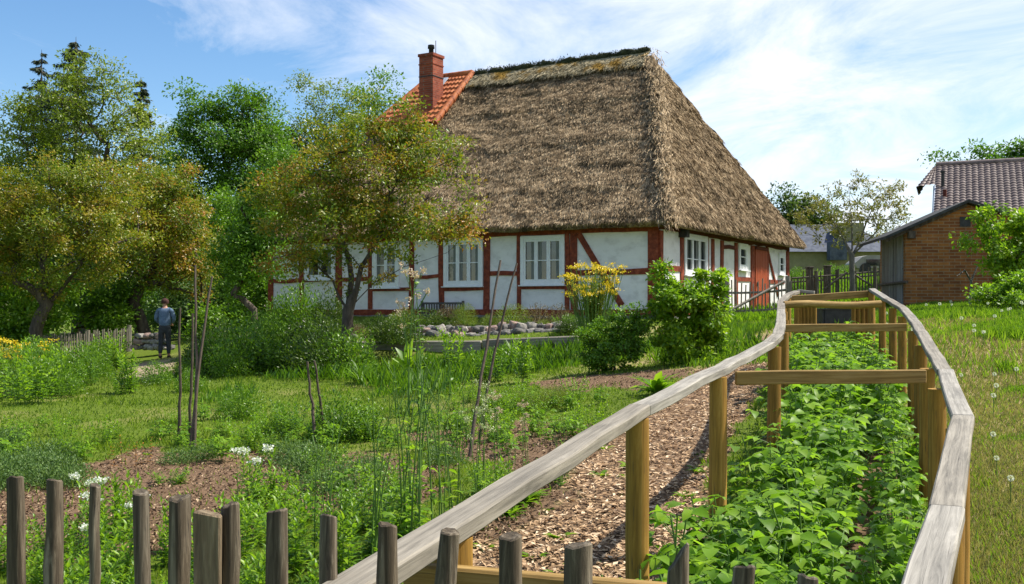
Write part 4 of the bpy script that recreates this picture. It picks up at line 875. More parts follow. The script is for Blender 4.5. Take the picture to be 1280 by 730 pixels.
for px, py, s in ((10, 500, 1.3), (40, 505, 1.2)):
    plant('herbb', G(px, py), s*1.3, 'bushy clump with yellow flowers above it at the left lawn edge', 'plant', 'bushy clumps at the left edge')
# yellow-flowered clumps
def flower_stalks(px, d, h, n, label, sp=.3, hsz=.05, base=None):
    p = on(px, d) if base is None else base; root = thing('yellow_flower_plant', p, label, 'plant'); a = MB(); b = MB(); c = MB()
    for i in range(n):
        az = rng.random()*6.28; r = rng.random()**.6*sp; hh = h*rng.uniform(.5, 1); q = np.linspace(0, 1, 5)[:, None]; e = np.array([math.cos(az)*r, math.sin(az)*r, hh]); pts = e*np.hstack([.55+.45*q, .55+.45*q, q])+np.array([math.cos(az), math.sin(az), 0])*.05*q**2; a.tube(pts, .006, 4)
        m_ = 26; P = pts[-1]+rv(m_, hsz)*[1, 1, .35]; b.leaves(P, rv(m_)+[0, 0, .5], rv(m_, .4)+[0, 0, 1], .035, .03)
        m_ = 50; t_ = rng.random(m_)*.85; P = e*t_[:, None]*[.7, .7, 1]; a.leaves(P, rv(m_)+[0, 0, .3], rv(m_)+[0, 0, 1], .07, .02, 1)
    a.build('stalk', [M['stem'], M['lf_pale']], root); b.build('blossom', M['yellow'], root)
p = G(742, 462); p2 = W(742, 412, 20.5)
flower_stalks(0, 0, (412-330)/F*20.5, 90, 'tall yellow-flowered plant in front of the white house wall', .55, .05, p2)
flower_stalks(15, 20, 1.0, 34, 'yellow-flowered plant at the left edge of the garden', .7, .05)

# ------------------------------------------------------------------ trees
def tree(name, label, base, ells, ncl, nlf, lsz, lmat, bmat='bark', tr=.12, sig=.35, trunk_h=None, lean=(0, 0), cat='tree', r_tip=.012, seed=1, shell=.45, limbs=True, wr=.55, parts=('trunk', 'crown'), upb=.25, arms=()):
    r = np.random.default_rng(seed); ells = np.array(ells, float); vol = ells[:, 3]*ells[:, 4]*ells[:, 5]; vol = vol/vol.sum(); cl = []
    for i in range(ncl):
        e = ells[r.choice(len(ells), p=vol)]; d = unit(r.normal(0, 1, 3)); rad = r.random()**shell; cl.append(e[:3]+d*rad*e[3:6])
    cl = np.array(cl); base = np.array(base, float); th_ = trunk_h or (ells[:, 2]-ells[:, 5]).min()-base[2]+.2
    th_ = max(th_, .3); nt_ = max(4, int(th_/.35)); nodes = [base+np.array([lean[0], lean[1], th_])*t+np.append(r.normal(0, .015*th_**.5, 2), 0)*(t > 0) for t in np.linspace(0, 1, nt_)]; par = [-1]+list(range(nt_-1))
    tap = {}; top_ = len(nodes)-1
    for arm in arms:
        nseg = 0
        pa = top_; prev = nodes[pa]
        for q in arm[1:]:
            q = np.array(q, float); m_ = max(1, int(np.linalg.norm(q-prev)/.35)); p0 = prev.copy()
            for t in range(1, m_+1): nodes.append(p0+(q-p0)*t/m_+r.normal(0, .02, 3)); par.append(pa); pa = len(nodes)-1; nseg += 1; tap[pa] = nseg
            prev = nodes[-1]
        for q_ in range(nseg): tap[pa-q_] = 1-.72*(nseg-q_)/nseg
    order = np.argsort(np.linalg.norm(cl-nodes[-1], axis=1)); start = nt_-2; step = max(.3, np.mean(ells[:, 3:6])/7)
    Nn = np.array(nodes)
    for ci in order:
        c = cl[ci]; Nd = Nn[start:]; v = c-Nd; dist = np.linalg.norm(v, axis=1); cost = dist*(1+.8*np.clip(-v[:, 2]/(dist+1e-6)+.1, 0, 1)); k = int(np.argmin(cost))+start
        a = Nn[k]; dd = c-a; L = np.linalg.norm(dd); m_ = max(1, int(L/step)); pa = k
        tang = unit(a-Nn[par[k]]) if par[k] >= 0 else np.array([0, 0, 1.]); new = []
        for q in range(1, m_+1):
            t = q/m_; pt = a+dd*t+(tang*L*.35+np.array([0, 0, upb*L]))*t*(1-t)+r.normal(0, .06*step, 3)*(t < 1); new.append(pt); par.append(pa); pa = len(par)-1
        Nn = np.vstack([Nn, new])
    n_ = len(Nn); par = np.array(par); rad = np.zeros(n_); isleaf = np.ones(n_, bool); isleaf[par[par >= 0]] = False
    e_ = 2.2; acc = np.zeros(n_)
    acc[isleaf] = r_tip**e_
    for i in range(n_-1, 0, -1): acc[par[i]] += acc[i]
    rad = acc**(1/e_); rad *= 1.0; sc_ = tr/rad[0]; rad = r_tip+(tr-r_tip)*(np.clip(rad-r_tip, 0, None)/max(rad[0]-r_tip, 1e-6))**1.35
    for i_, f_ in tap.items(): rad[i_] *= f_
    rad = np.maximum(rad, r_tip*.6); rad[0] *= 1.35
    main = {i_-1: i_ for i_ in tap if par[i_] == i_-1}; fixed = set(main)
    for i in range(1, n_):
        p_ = par[i]
        if p_ in fixed: continue
        if p_ not in main or rad[i] > rad[main[p_]]: main[p_] = i
    tb = MB(); starts = [0]+[i for i in range(1, n_) if main[par[i]] != i]
    for s in starts:
        ch = [s]
        while ch[-1] in main: ch.append(main[ch[-1]])
        pts = [Nn[i] for i in ch]; rr = [rad[i] for i in ch]
        if s > 0: pts = [Nn[par[s]]]+pts; rr = [min(rr[0]*1.1, rad[par[s]])]+rr
        if len(pts) > 1: tb.tube(pts, rr, 8 if rr[0] > .05 else 4, cap=False)
    root = thing(name, base, label, cat); 
    ctr = ells[:, :3].mean(0); tw = MB()
    # leaf clumps
    lm = lmat if isinstance(lmat, (list, tuple)) else [lmat]; mb = MB()
    tips = np.where(isleaf)[0]; sub = Nn[n_-1:0:-1]
    cents = np.vstack([cl, Nn[nt_:][r.random(n_-nt_) < .45]]) if n_ > nt_ else cl
    m_ = int(nlf/len(cents)); csig = sig*r.uniform(.5, 1.3, len(cents))
    P = np.repeat(cents, m_, 0); off = unit(r.normal(0, 1, (len(P), 3)))*(r.random((len(P), 1))**.5)*1.75*[1, 1, .62]; P = P+off*np.repeat(csig, m_)[:, None]
    rn = np.clip(np.repeat(r.random(len(cents)), m_)*.68+r.random(len(P))*.36, 0, 1)
    D = unit(off)*.7+r.normal(0, .6, (len(P), 3))+[0, 0, -.15]; N = r.normal(0, .55, (len(P), 3))+[0, 0, 1]+unit(P-ctr)*.5
    l = r.uniform(.7, 1.3, len(P))*lsz; mb.leaves(P, D, N, l, l*wr, 0, rn, .15)
    tb.build('trunk', M[bmat], root, base); mb.build('crown', M[lm[0]], root, base); return root
def EL(px, py, rx, ry, d, rd=None):
    c = W(px, py, d); a = rx/F*d; b = ry/F*d; return (*c, a, (rd if rd else min(a, b)*.9 if rd is None else rd), b)
# front orchard tree
D0 = 22.5; b0 = on(433, D0); b0[2] = W(433, 446, D0)[2]
ARM = [(None, W(452, 335, D0), W(478, 290, D0+.2), W(497, 225, D0+.3), W(520, 165, D0+.2)), (None, W(468, 352, D0-.1), W(505, 335, D0-.4), W(560, 318, D0-.6), W(590, 285, D0-.6)), (None, W(415, 352, D0+.2), W(385, 320, D0+.3), W(345, 290, D0+.3)), (None, W(440, 350, D0+.4), W(425, 280, D0+.9), W(400, 200, D0+.9))]
tree('orchard_tree', 'gnarled orchard tree with orange-tinged green leaves in front of the farmhouse', b0,
     [EL(420, 255, 95, 72, D0, 1.9), EL(510, 215, 80, 75, D0, 1.5), EL(568, 270, 34, 45, D0, .8), EL(368, 270, 52, 68, D0, 1.3), EL(510, 155, 42, 38, D0, .8), EL(435, 180, 66, 55, D0, 1.0), EL(475, 160, 50, 45, D0, .9), EL(580, 285, 28, 34, D0, .7), EL(500, 285, 70, 40, D0, 1.2), EL(375, 320, 50, 30, D0, 1.0), EL(345, 235, 36, 34, D0, .8), EL(395, 200, 50, 40, D0, .9)],
     300, 36000, .078, 'lf_orchard', 'bark', .125, .21, 1.0, (.02, 0), seed=3, upb=.1, shell=.5, arms=ARM, r_tip=.007)
# left orchard trees
D1 = 31; b1 = on(45, D1)
tree('orchard_tree', 'wide orchard tree with orange-brown young leaves at the far left', b1,
     [EL(60, 290, 110, 75, D1, 2.4), EL(130, 260, 75, 60, D1, 1.8), EL(10, 240, 60, 45, D1, 1.5), EL(90, 230, 60, 40, D1, 1.2), EL(-30, 300, 60, 70, D1, 1.6)], 280, 46000, .09, 'lf_orchard_orange', 'bark', .20, .30, 1.0, seed=5, upb=.15)
D2 = 36; b2 = on(186, D2)
tree('orchard_tree', 'leaning olive-green orchard tree behind the standing person', b2,
     [EL(190, 290, 75, 80, D2, 2.2), EL(210, 240, 50, 50, D2, 1.6), EL(235, 320, 45, 60, D2, 1.6), EL(160, 250, 50, 50, D2, 1.5)], 190, 30000, .10, 'lf_orchard', 'bark', .22, .34, 1.5, (-.5, 0), seed=8, upb=.15)
# background trees
def bt(name, label, px, d, ells, ncl, nlf, lsz, lm, tr=.3, sig=.8, seed=1, **k):
    b = on(px, d); tree(name, label, b, [EL(*e, d) for e in ells], ncl, nlf, lsz, lm, k.pop('bmat', 'bark'), tr, sig, seed=seed, **k)
bt('maple_tree', 'tall dense dark green maple beyond the orchard', 285, 52, [(285, 172, 75, 72), (300, 130, 40, 32), (245, 140, 35, 32), (240, 250, 50, 90), (320, 220, 55, 90), (270, 330, 80, 90), (330, 150, 30, 40)], 330, 60000, .17, 'lf_maple', .4, .52, 11)
bt('ash_tree', 'airy thin-leaved tree between the maple and the chimney', 400, 56, [(385, 165, 42, 80), (430, 165, 40, 65), (355, 200, 30, 60), (400, 260, 70, 80)], 260, 26000, .15, 'lf_pale', .25, .45, 12, bmat='bark_grey')
bt('maple_tree', 'green tree rising just left of the brick chimney', 465, 62, [(472, 128, 42, 42), (440, 170, 50, 55), (500, 150, 26, 30), (490, 180, 45, 60), (460, 260, 90, 90)], 190, 24000, .19, 'lf_mid', .35, .6, 13)
bt('lime_tree', 'tall pale green tree in front of the dark spruces', 110, 46, [(110, 150, 80, 65), (100, 95, 42, 45), (150, 115, 40, 40), (40, 150, 45, 50), (60, 200, 70, 60), (165, 210, 60, 80), (20, 190, 40, 60), (200, 260, 40, 80), (100, 130, 35, 40)], 280, 24000, .14, 'lf_pale', .3, .42, 14)
bt('lime_tree', 'low leafy tree filling the gap behind the front orchard tree', 315, 44, [(310, 330, 60, 60), (290, 280, 45, 50), (350, 320, 40, 50)], 130, 20000, .14, 'lf_mid', .2, .42, 16)
bt('lime_tree', 'dark leafy tree at the very left edge behind the orchard', -20, 50, [(-10, 230, 60, 90), (20, 330, 70, 90), (90, 330, 70, 80)], 100, 15000, .22, 'lf_dark', .3, .8, 17)
bt('birch_tree', 'dark green tree just right of the thatched roof edge', 985, 75, [(985, 262, 28, 26), (1010, 270, 28, 28), (970, 290, 30, 30), (1030, 285, 30, 22)], 60, 9000, .26, 'lf_dark', .25, .6, 18)
bt('maple_tree', 'bright green maple top showing above the brown tiled roof', 1240, 62, [(1190, 195, 22, 14), (1225, 192, 25, 16), (1265, 188, 30, 18), (1250, 230, 60, 40), (1290, 200, 30, 25)], 120, 12000, .22, 'lf_maple', .3, .5, 19)
D3 = 31; b3 = on(1065, D3)
tree('walnut_tree', 'small sparse walnut tree with bare limbs and few bronze leaves behind the fence', b3, [EL(1065, 262, 76, 46, D3, 1.6), EL(1030, 275, 40, 28, D3, 1), EL(1110, 268, 40, 32, D3, 1), EL(1080, 240, 50, 26, D3, .9)], 170, 5200, .10, 'lf_walnut', 'bark_grey', .085, .10, 1.35, seed=21, r_tip=.007, upb=.02, shell=.3, wr=.4, arms=[(None, W(1046, 284, D3), W(1018, 245, D3)), (None, W(1066, 280, D3+.2), W(1060, 235, D3+.3)), (None, W(1095, 290, D3-.2), W(1125, 262, D3-.2)), (None, W(1080, 290, D3+.4), W(1095, 245, D3+.6))])
tree('leafy_tree', 'green leafy tree screening the left corner of the farmhouse', on(318, 30), [EL(322, 300, 42, 60, 30, 1.0), EL(335, 240, 34, 45, 30, .9), EL(300, 330, 40, 50, 30, .9), EL(350, 210, 26, 32, 30, .7)], 120, 20000, .09, 'lf_mid', 'bark', .1, .26, 1.0, seed=71)
bt('lime_tree', 'mid-green tree closing the gap between the pale tree and the maple', 215, 55, [(215, 215, 30, 70), (205, 280, 50, 60), (225, 180, 18, 40)], 110, 14000, .16, 'lf_mid', .22, .45, 81)
bt('lime_tree', 'mid-green tree closing the gap between the maple and the airy tree', 350, 57, [(352, 195, 26, 62), (345, 260, 40, 60), (366, 150, 16, 34)], 110, 14000, .16, 'lf_mid', .22, .45, 82)
# spruces
def spruce(px, d, ytop, wpx, label, seed, dens=1.):
    r = np.random.default_rng(seed); b = on(px, d); zt = E+(HY-ytop)/F*d; H = zt-b[2]; root = thing('spruce_tree', b, label, 'tree'); a = MB(); c = MB()
    a.tube([(0, 0, 0), (0, 0, H*.5), (0, 0, H)], [.28, .14, .01], 8); Rm = wpx/F*d
    for k in range(int(95*dens)):
        t = r.random()**.75; z0 = H*(.12+.87*t); rr = Rm*(1-t)**.7*r.uniform(.6, 1.1)+.12; az = r.random()*6.28; e = np.array([math.cos(az), math.sin(az), 0]); q = np.linspace(0, 1, 6)[:, None]
        pts = np.array([0, 0, z0])+e*rr*q+np.array([0, 0, 1])*(-.5*rr*q+.38*rr*q**2); a.tube(pts, .05*(1.1-q[:, 0]), 4, cap=False)
        m_ = int(190*(rr/Rm+.25)); tt = r.random(m_)**.8; P = np.array([0, 0, z0])+e*rr*tt[:, None]+np.array([0, 0, 1])*(-.5*rr*tt+.38*rr*tt**2)[:, None]; sd = np.array([-e[1], e[0], 0]); s_ = r.normal(0, .04+.15*rr, m_)*(1-tt*.5); P = P+sd*s_[:, None]
        c.leaves(P, np.tile(e*.4, (m_, 1))+sd*np.sign(s_)[:, None]*.5+[0, 0, -.8]+r.normal(0, .3, (m_, 3)), r.normal(0, 1, (m_, 3)), r.uniform(.12, .30, m_)*(1+rr*.25), .06, 0, r.random(m_))
    a.build('trunk', M['bark'], root); c.build('crown', M['lf_spruce'], root)
spruce(95, 56, 46, 105, 'tallest dark spruce behind the pale green tree', 31, 1.5); spruce(52, 57, 62, 75, 'dark spruce at the left of the tallest one', 32); spruce(176, 58, 96, 42, 'slim dark spruce between the pale tree and the maple', 33)
# understorey hedge shrubs
def bigshrub(name, label, base, ells, n, lsz, lm, seed, sig=.2, ncl=60, tr=.04, bm='twig', wr=.65): tree(name, label, base, ells, ncl, n, lsz, lm, bm, tr, sig, .25, seed=seed, cat='shrub', r_tip=.006, shell=.45, wr=wr)
for i, (px, py, rx, ry, d, lm, lb) in enumerate(((20, 375, 75, 50, 32.5, 'lf_mid', 'broad hedge shrub at the left edge under the orange tree'), (112, 372, 66, 44, 36, 'lf_mid', 'dense hedge shrub above the wattle fence'), (235, 385, 60, 36, 40, 'lf_blue', 'greyish blossoming shrub behind the person'), (310, 365, 60, 60, 40, 'lf_mid', 'leafy tall shrub near the left house corner'),
     (170, 370, 60, 45, 42, 'lf_mid', 'leafy shrub behind the leaning orchard trunk'), (290, 410, 50, 26, 34, 'lf_mid', 'rounded shrub between the person and the house'), (350, 330, 50, 70, 43, 'lf_dark', 'tall dark shrub behind the left house end'), (60, 330, 80, 60, 45, 'lf_dark', 'tall dark hedge mass behind the orange tree'), (215, 320, 80, 75, 47, 'lf_mid', 'tall green hedge mass behind the leaning tree'))):
    bigshrub('hedge_shrub', lb, on(px, d), [EL(px, py, rx, ry, d, 1.2), EL(px+rx*.4, py+ry*.3, rx*.6, ry*.6, d-.5, .8)], 9000, .12, lm, 40+i, .35, 70, .06)
# currant shrubs in front of the house
bigshrub('currant_shrub', 'tall bright green currant shrub in front of the house corner', W(852, 462, 17.5), [EL(845, 385, 30, 52, 17.5, .5), EL(880, 375, 28, 35, 17.5, .5), EL(822, 352, 12, 28, 17.5, .2), EL(835, 365, 20, 25, 17.5, .3), EL(865, 430, 50, 32, 17.5, .6), EL(897, 365, 12, 28, 17.5, .2)], 12000, .08, 'lf_currant', 60, .11, 120, .03)
bigshrub('leafy_shrub', 'round bushy green shrub left of the tall currant', W(768, 468, 17.8), [EL(765, 430, 42, 38, 17.8, .5), EL(790, 405, 30, 24, 17.8, .4)], 11000, .05, 'lf_mid', 61, .09, 110, .02)
bigshrub('elder_shrub', 'bright elder shrub leaning over the brick shed wall', on(1262, 21.5), [EL(1262, 310, 40, 50, 21.5, .8), EL(1240, 275, 22, 18, 21.5, .4), EL(1218, 300, 14, 12, 21.5, .3), EL(1280, 350, 40, 40, 21.5, .7), EL(1290, 290, 30, 40, 21.5, .7)], 8000, .10, 'lf_currant', 62, .16, 90, .06)
bigshrub('nettle_patch', 'low leafy nettle clump at the foot of the elder shrub', on(1262, 19.5), [EL(1255, 368, 36, 22, 19.5, .6), EL(1280, 360, 30, 26, 19.5, .6)], 5000, .07, 'lf_bright', 63, .12, 60, .02)
# bare branch leaning before the brick wall
p = W(1215, 345, 22.3); mb = MB(); mb.tube([W(1212, 385, 22.3)-p, W(1214, 352, 22.3)-p, W(1206, 338, 22.2)-p, W(1196, 345, 22)-p], [.03, .025, .02, .008], 6); mb.tube([W(1214, 352, 22.3)-p, W(1222, 332, 22.4)-p], [.02, .015], 6)
o = mb.build('bare_branch', M['bark_grey']); o.location = p; tag(o, 'bare grey forked branch leaning in front of the brick shed', 'branch')

# ------------------------------------------------------------------ dandelion clocks on the bank
dm_ = MB(); dm_.tube([(0, 0, 0), (0, 0, .16)], .003, 4, 1); P = unit(rv(90))*.011+[0, 0, .16]; dm_.leaves(P, P-[0, 0, .16], rv(90), .010, .007, 0); o = dm_.build('dandelion', [M['white_petal'], M['stem']]); dme = o.data; bpy.data.objects.remove(o)
for i in range(60):
    yv = 4+random.random()**.8*18; xv = np.interp(yv, [4, 5, 7, 10, 15, 30], [1.9, 2.3, 3.0, 4.1, 5.4, 8.6])+.3+random.random()*(max(.5*yv-np.interp(yv, [4, 5, 7, 10, 15, 30], [1.9, 2.3, 3.0, 4.1, 5.4, 8.6]), .3))
    o = bpy.data.objects.new('dandelion', dme); C.objects.link(o); o.location = (xv, yv, float(gz(xv, yv))); s = random.uniform(.8, 1.3)*(1 if yv < 9 else 1.25); o.scale = (s, s, s); tag(o, 'white dandelion clock standing in the grass bank right of the railing', 'flower', 'dandelions on the grass bank')

# ------------------------------------------------------------------ bean poles
def pole(pts, r, label, grp=None):
    P = np.array([W(*q) for q in pts]); b = P[0].copy(); n_ = 9; t = np.linspace(0, 1, n_); T0 = np.linspace(0, 1, len(P)); Q = np.stack([np.interp(t, T0, P[:, i]) for i in range(3)], 1)+rng.normal(0, .006, (n_, 3)); Q[0] = P[0]
    mb = MB(); mb.tube(Q-b, r*(1.15-.5*t), 6, wob=.15); o = mb.build('bean_pole', M['twig'] if r < .02 else M['bark']); o.location = b; tag(o, label, 'pole', grp)
pole([(223, 545, 12.6), (226, 470, 12.5), (224, 385, 12.5)], .018, 'straight dark bean pole, shortest and leftmost beside the tall bundle')
pole([(237, 548, 12.7), (240, 470, 12.6), (241, 392, 12.6)], .018, 'bean pole just left of the tallest stick in the tall bundle')
pole([(243, 562, 11.8), (246, 450, 12), (244, 332, 12.2)], .018, 'tallest upright bean stick of the bundle on the lawn')
pole([(238, 560, 11.8), (250, 450, 12), (264, 345, 12.2)], .018, 'bean stick leaning rightwards across the tall bundle')
pole([(395, 560, 11.9), (390, 505, 12), (384, 452, 12)], .019, 'short dark stick, left one of the crossed pair on the lawn')
pole([(409, 552, 12.2), (400, 500, 12.1), (392, 450, 12)], .017, 'short dark stick, right one of the crossed pair on the lawn')
pole([(584, 588, 10.3), (602, 470, 10.6), (626, 326, 11)], .019, 'long leaning bean stick, left of the pair before the house')
pole([(597, 560, 11.4), (618, 440, 11.6), (645, 328, 11.8)], .018, 'long leaning bean stick, right of the pair before the house')

# ------------------------------------------------------------------ picket fences further off
def far_fence(name, label, a, b, n, h, mat, r=.02, rails=(.3, .8), posts=(), wobh=.06, diag=()):
    a = np.array(a); b = np.array(b); root = thing(name, a, label, 'fence')
    for i in range(n):
        t = i/(n-1); p = a+(b-a)*t; z = float(gz(p[0], p[1])) if len(p) > 2 else 0; hh = h*(1+random.uniform(-wobh, wobh)); l = random.uniform(-.03, .03)
        mb = MB(); mb.tube([(0, 0, 0), (l, 0, hh)], [r, r*.9], 5); o = mb.build('picket', M[mat], root); o.location = (p[0]-a[0], p[1]-a[1], z-a[2])
    for q in rails:
        mb = MB(); mb.tube([(a+(b-a)*t)*[1, 1, 0]+[0, .04, float(gz(*(a+(b-a)*t)[:2]))+h*q] for t in np.linspace(0, 1, 9)], .035, 6); mb.build('fence_rail', M[mat], root, a)
    for q in posts:
        p = a+(b-a)*q; mb = MB(); zz = float(gz(p[0], p[1])); mb.tube([(p[0], p[1]+.06, zz), (p[0], p[1]+.06, zz+h*1.08)], .07, 8); mb.build('post', M[mat], root, a)
    for (q0, z0, q1, z1) in diag:
        p0 = a+(b-a)*q0; p1 = a+(b-a)*q1; mb = MB(); mb.tube([(p0[0], p0[1]-.05, float(gz(p0[0], p0[1]))+z0*h), (p1[0], p1[1]-.05, float(gz(p1[0], p1[1]))+z1*h)], .04, 6); mb.build('brace', M[mat], root, a)
    return root
far_fence('picket_fence', 'grey rustic picket fence with a diagonal pole in front of the house door', on(905, 28.0), on(988, 28.6), 17, 1.05, 'picket_far', .021, (.25, .72), (.05, .97), .08, ((.12, .3, .9, .95),))
far_fence('picket_fence', 'dark brown picket fence in the meadow behind the small walnut tree', on(986, 40), on(1108, 40), 34, .95, 'picket_dark', .028, (.25, .85), (.0, .25, .5, .98), .05)
far_fence('garden_gate', 'dark braced gate fence nearer than the meadow fence', on(990, 36), on(1100, 36), 16, 1.05, 'picket_dark', .026, (.9,), (.28, .52, .95), .18, ((.35, .45, .62, .95), (.66, .95, .9, .45)))
far_fence('wattle_fence', 'pale wattle picket fence in front of the far-left hedge', on(52, 31.5), on(163, 33), 46, .78, 'picket_far', .022, (.25, .75), (.5, .98), .08)
for px, lb in ((1012, 'left of two dark brown posts behind the braced gate'), (1034, 'right of two dark brown posts behind the braced gate')):
    p = on(px, 38); mb = MB(); mb.box((0, 0, .65), (.11, .11, .65)); mb.box((0, 0, 1.33), (.13, .13, .03)); o = mb.build('gate_post', M['bark']); o.location = p; tag(o, lb, 'post'); bevel(o, .015)

# ------------------------------------------------------------------ brick shed
A = np.array([*W(1132, 385, 25)[:2], float(gz(9.46, 25))-.1]); fx = np.array([.989, -.148, 0]); fy = np.array([.148, .989, 0]); zf = E-.06
shed = thing('brick_shed', A, 'orange brick shed with grey plank side and dark sloping roof', 'shed'); WS, DS = 3.4, 3.0
ax_, za, zl, zr = 1.38, E+2.42, E+1.80, E+1.75
def sh_(u, v, z): return A*[1, 1, 0]+fx*u+fy*v+up*z
mb = MB(); T_ = .24
def prism(mb, poly, v0, v1):
    n_ = len(poly); V = [sh_(u, v0, z) for u, z in poly]+[sh_(u, v1, z) for u, z in poly]
    mb.add(V, [[i, (i+1) % n_, n_+(i+1) % n_, n_+i] for i in range(n_)]); f = [(0, i, i+1) for i in range(1, n_-1)]+[(n_, n_+i+1, n_+i) for i in range(1, n_-1)]; mb.add(V, f)
o_ = A[2]; poly = [(0, o_), (WS, o_), (WS, zr), (ax_, za), (0, zl)]
prism(mb, poly, 0, T_); prism(mb, poly, DS-T_, DS); prism(mb, [(WS-T_, o_), (WS, o_), (WS, zr), (WS-T_, zr+.05)], T_, DS-T_)
Mr = Matrix([[fx[0], fy[0], 0, 0], [fx[1], fy[1], 0, 0], [0, 0, 1, 0], [0, 0, 0, 1]])
def rot_build(mb, name, mat):
    o = mb.build(name, mat, shed, A); V = np.array([v.co[:] for v in o.data.vertices]); V = V@np.array(Mr.to_3x3()); o.data.vertices.foreach_set('co', V.ravel()); o.matrix_basis = Mr; return o
rot_build(mb, 'brick_wall', M['brick_orange'])
for i in range(14):
    v0 = T_+(DS-2*T_)*i/14; w_ = (DS-2*T_)/14; mb = MB(); zt_ = zl-.02-random.uniform(0, .04); mb.box(sh_(.0+random.uniform(-.01, .015), v0+w_/2, (zt_+o_)/2), (.014, w_/2-.006, (zt_-o_)/2), np.stack([fx, fy, up], 1)); rot_build(mb, 'plank', M['plank_grey'])
mb = MB(); mb.box(sh_(.05, DS/2, (zl+o_)/2), (.015, DS/2-T_, (zl-o_)/2-.05), np.stack([fx, fy, up], 1)); rot_build(mb, 'plank_backing', M['black'])
def slope_slab(mb, u0, z0, u1, z1, th_, v0, v1): prism(mb, [(u0, z0), (u1, z1), (u1, z1+th_), (u0, z0+th_)], v0, v1)
sl_ = (za-zl)/ax_; mb = MB(); slope_slab(mb, -.50, zl-.50*sl_+.02, ax_, za+.02, .07, -.22, DS+.25); slope_slab(mb, ax_+.003, za+.02, WS+.3, zr-.3*(za-zr)/(WS-ax_)+.02, .07, -.22, DS+.25); rot_build(mb, 'roof', M['roofing'])
mb = MB(); slope_slab(mb, -.46, zl-.46*sl_-.06, ax_, za-.06, .07, -.10, -.06); rot_build(mb, 'barge_board', M['bark'])
mb = MB(); mb.box(sh_(ax_-.02, -.004, za-.42), (.12, .01, .12), np.stack([fx, fy, up], 1)); rot_build(mb, 'vent_opening', M['black'])
mb = MB(); mb.box(sh_(.12, -.07, zl-.10), (.08, .07, .09), np.stack([fx, fy, up], 1)); rot_build(mb, 'beam_end', M['bark'])
mb = MB(); mb.tube([sh_(-.08, -.5, zf+.62), sh_(-.1, 2.6, zf+.6)], .04, 6); rot_build(mb, 'side_rail', M['bark'])

# ------------------------------------------------------------------ neighbour house with brown tiled roof
nb = on(1200, 42); nh = thing('tiled_house', nb, 'neighbouring house with brown tiled roof and dark gable behind the shed', 'house')
a_ = W(1166, 290, 40.0); b_ = a_+[12, -5.4, 0]; rd = W(1170, 208, 45.0); re_ = rd+[12, -5.4, 0]; bk = np.array([4.2, 10, 0])
tl = MB(); lo = W(1150, 235, 43.2)
tiles(tl, a_, b_, re_, rd, 26, 56, .045, .06); tiles(tl, a_+bk, b_+bk, re_, rd, 26, 56, .045, .06)
nr = tl.build('roof', M['tile_brown'], nh, nb)
# half hip at the gable
hp0 = rd+(a_-rd)*.32; hp1 = rd+(a_+bk-rd)*.32
t2_ = MB(); ov_ = np.array([-.62, .27, -.05]); tiles(t2_, hp0+ov_, hp1+ov_, rd, rd, 8, 12, .04, .05); tiles(t2_, hp0+ov_+[0, 0, 0], hp0, rd+[.01, 0, 0], rd, 8, 3, .04, .05); t2_.build('half_hip', M['tile_brown'], nh, nb)
rg = MB()
for q in range(30): rg.tube([rd+(re_-rd)*q/30+up*.06, rd+(re_-rd)*(q+1.1)/30+up*.05], [.13, .14], 8)
rg.build('ridge_tile', M['tile_brown'], nr, nb)
wl = MB(); gb = a_+[.5, .3, 0]; b9 = bk*.94; gp = [gb+[0, 0, -.35], gb+b9-[0, 0, .35], hp1+[.4, -.2, -.2], rd*[1, 1, 0]+[.4, -.2, rd[2]-.5], hp0+[.4, -.15, -.2]]
zb_ = nb[2]-1; V = [np.array([gb[0], gb[1], zb_]), np.array([gb[0]+b9[0], gb[1]+b9[1], zb_])]+gp[1:]+[gp[0]]
Vr = [v+[11, -4.95, 0] for v in V]; n_ = len(V); wl.add(V+Vr, [[i, (i+1) % n_, n_+(i+1) % n_, n_+i] for i in range(n_)]); wl.add(V, [(0, i+1, i) for i in range(1, n_-1)]); wl.build('wall', M['wall_dark'], nh, nb)
vb = MB(); vb.tube([hp0+[-.02, -.05, -.02], a_+[-.02, -.05, -.12]], .07, 4); vb.build('barge_board', M['metal'], nh, nb)
def onroof(px, py):   # point on the front slope
    best = None
    for t in np.linspace(0, 1, 60):
        p = a_+(rd-a_)*t; x = (px-640)/F*p[1]; q = np.array([x, p[1]-(x-p[0])*.45, p[2]]); q[0] = (px-640)/F*q[1]; yy = HY-(q[2]-E)/q[1]*F
        if best is None or abs(yy-py) < best[0]: best = (abs(yy-py), q)
    return best[1]
q = onroof(1178.5, 235); mb = MB(); mb.tube([q, q+[0, 0, .62]], .07, 8); mb.tube([q+[0, 0, .62], q+[0, 0, .70]], .10, 8); mb.build('flue_pipe', M['black'], nr, nb)
q = onroof(1181, 246); mb = MB(); mb.tube([q, q+[0, 0, .32]], .08, 8); mb.build('vent_pipe', M['red_dark'], nr, nb)
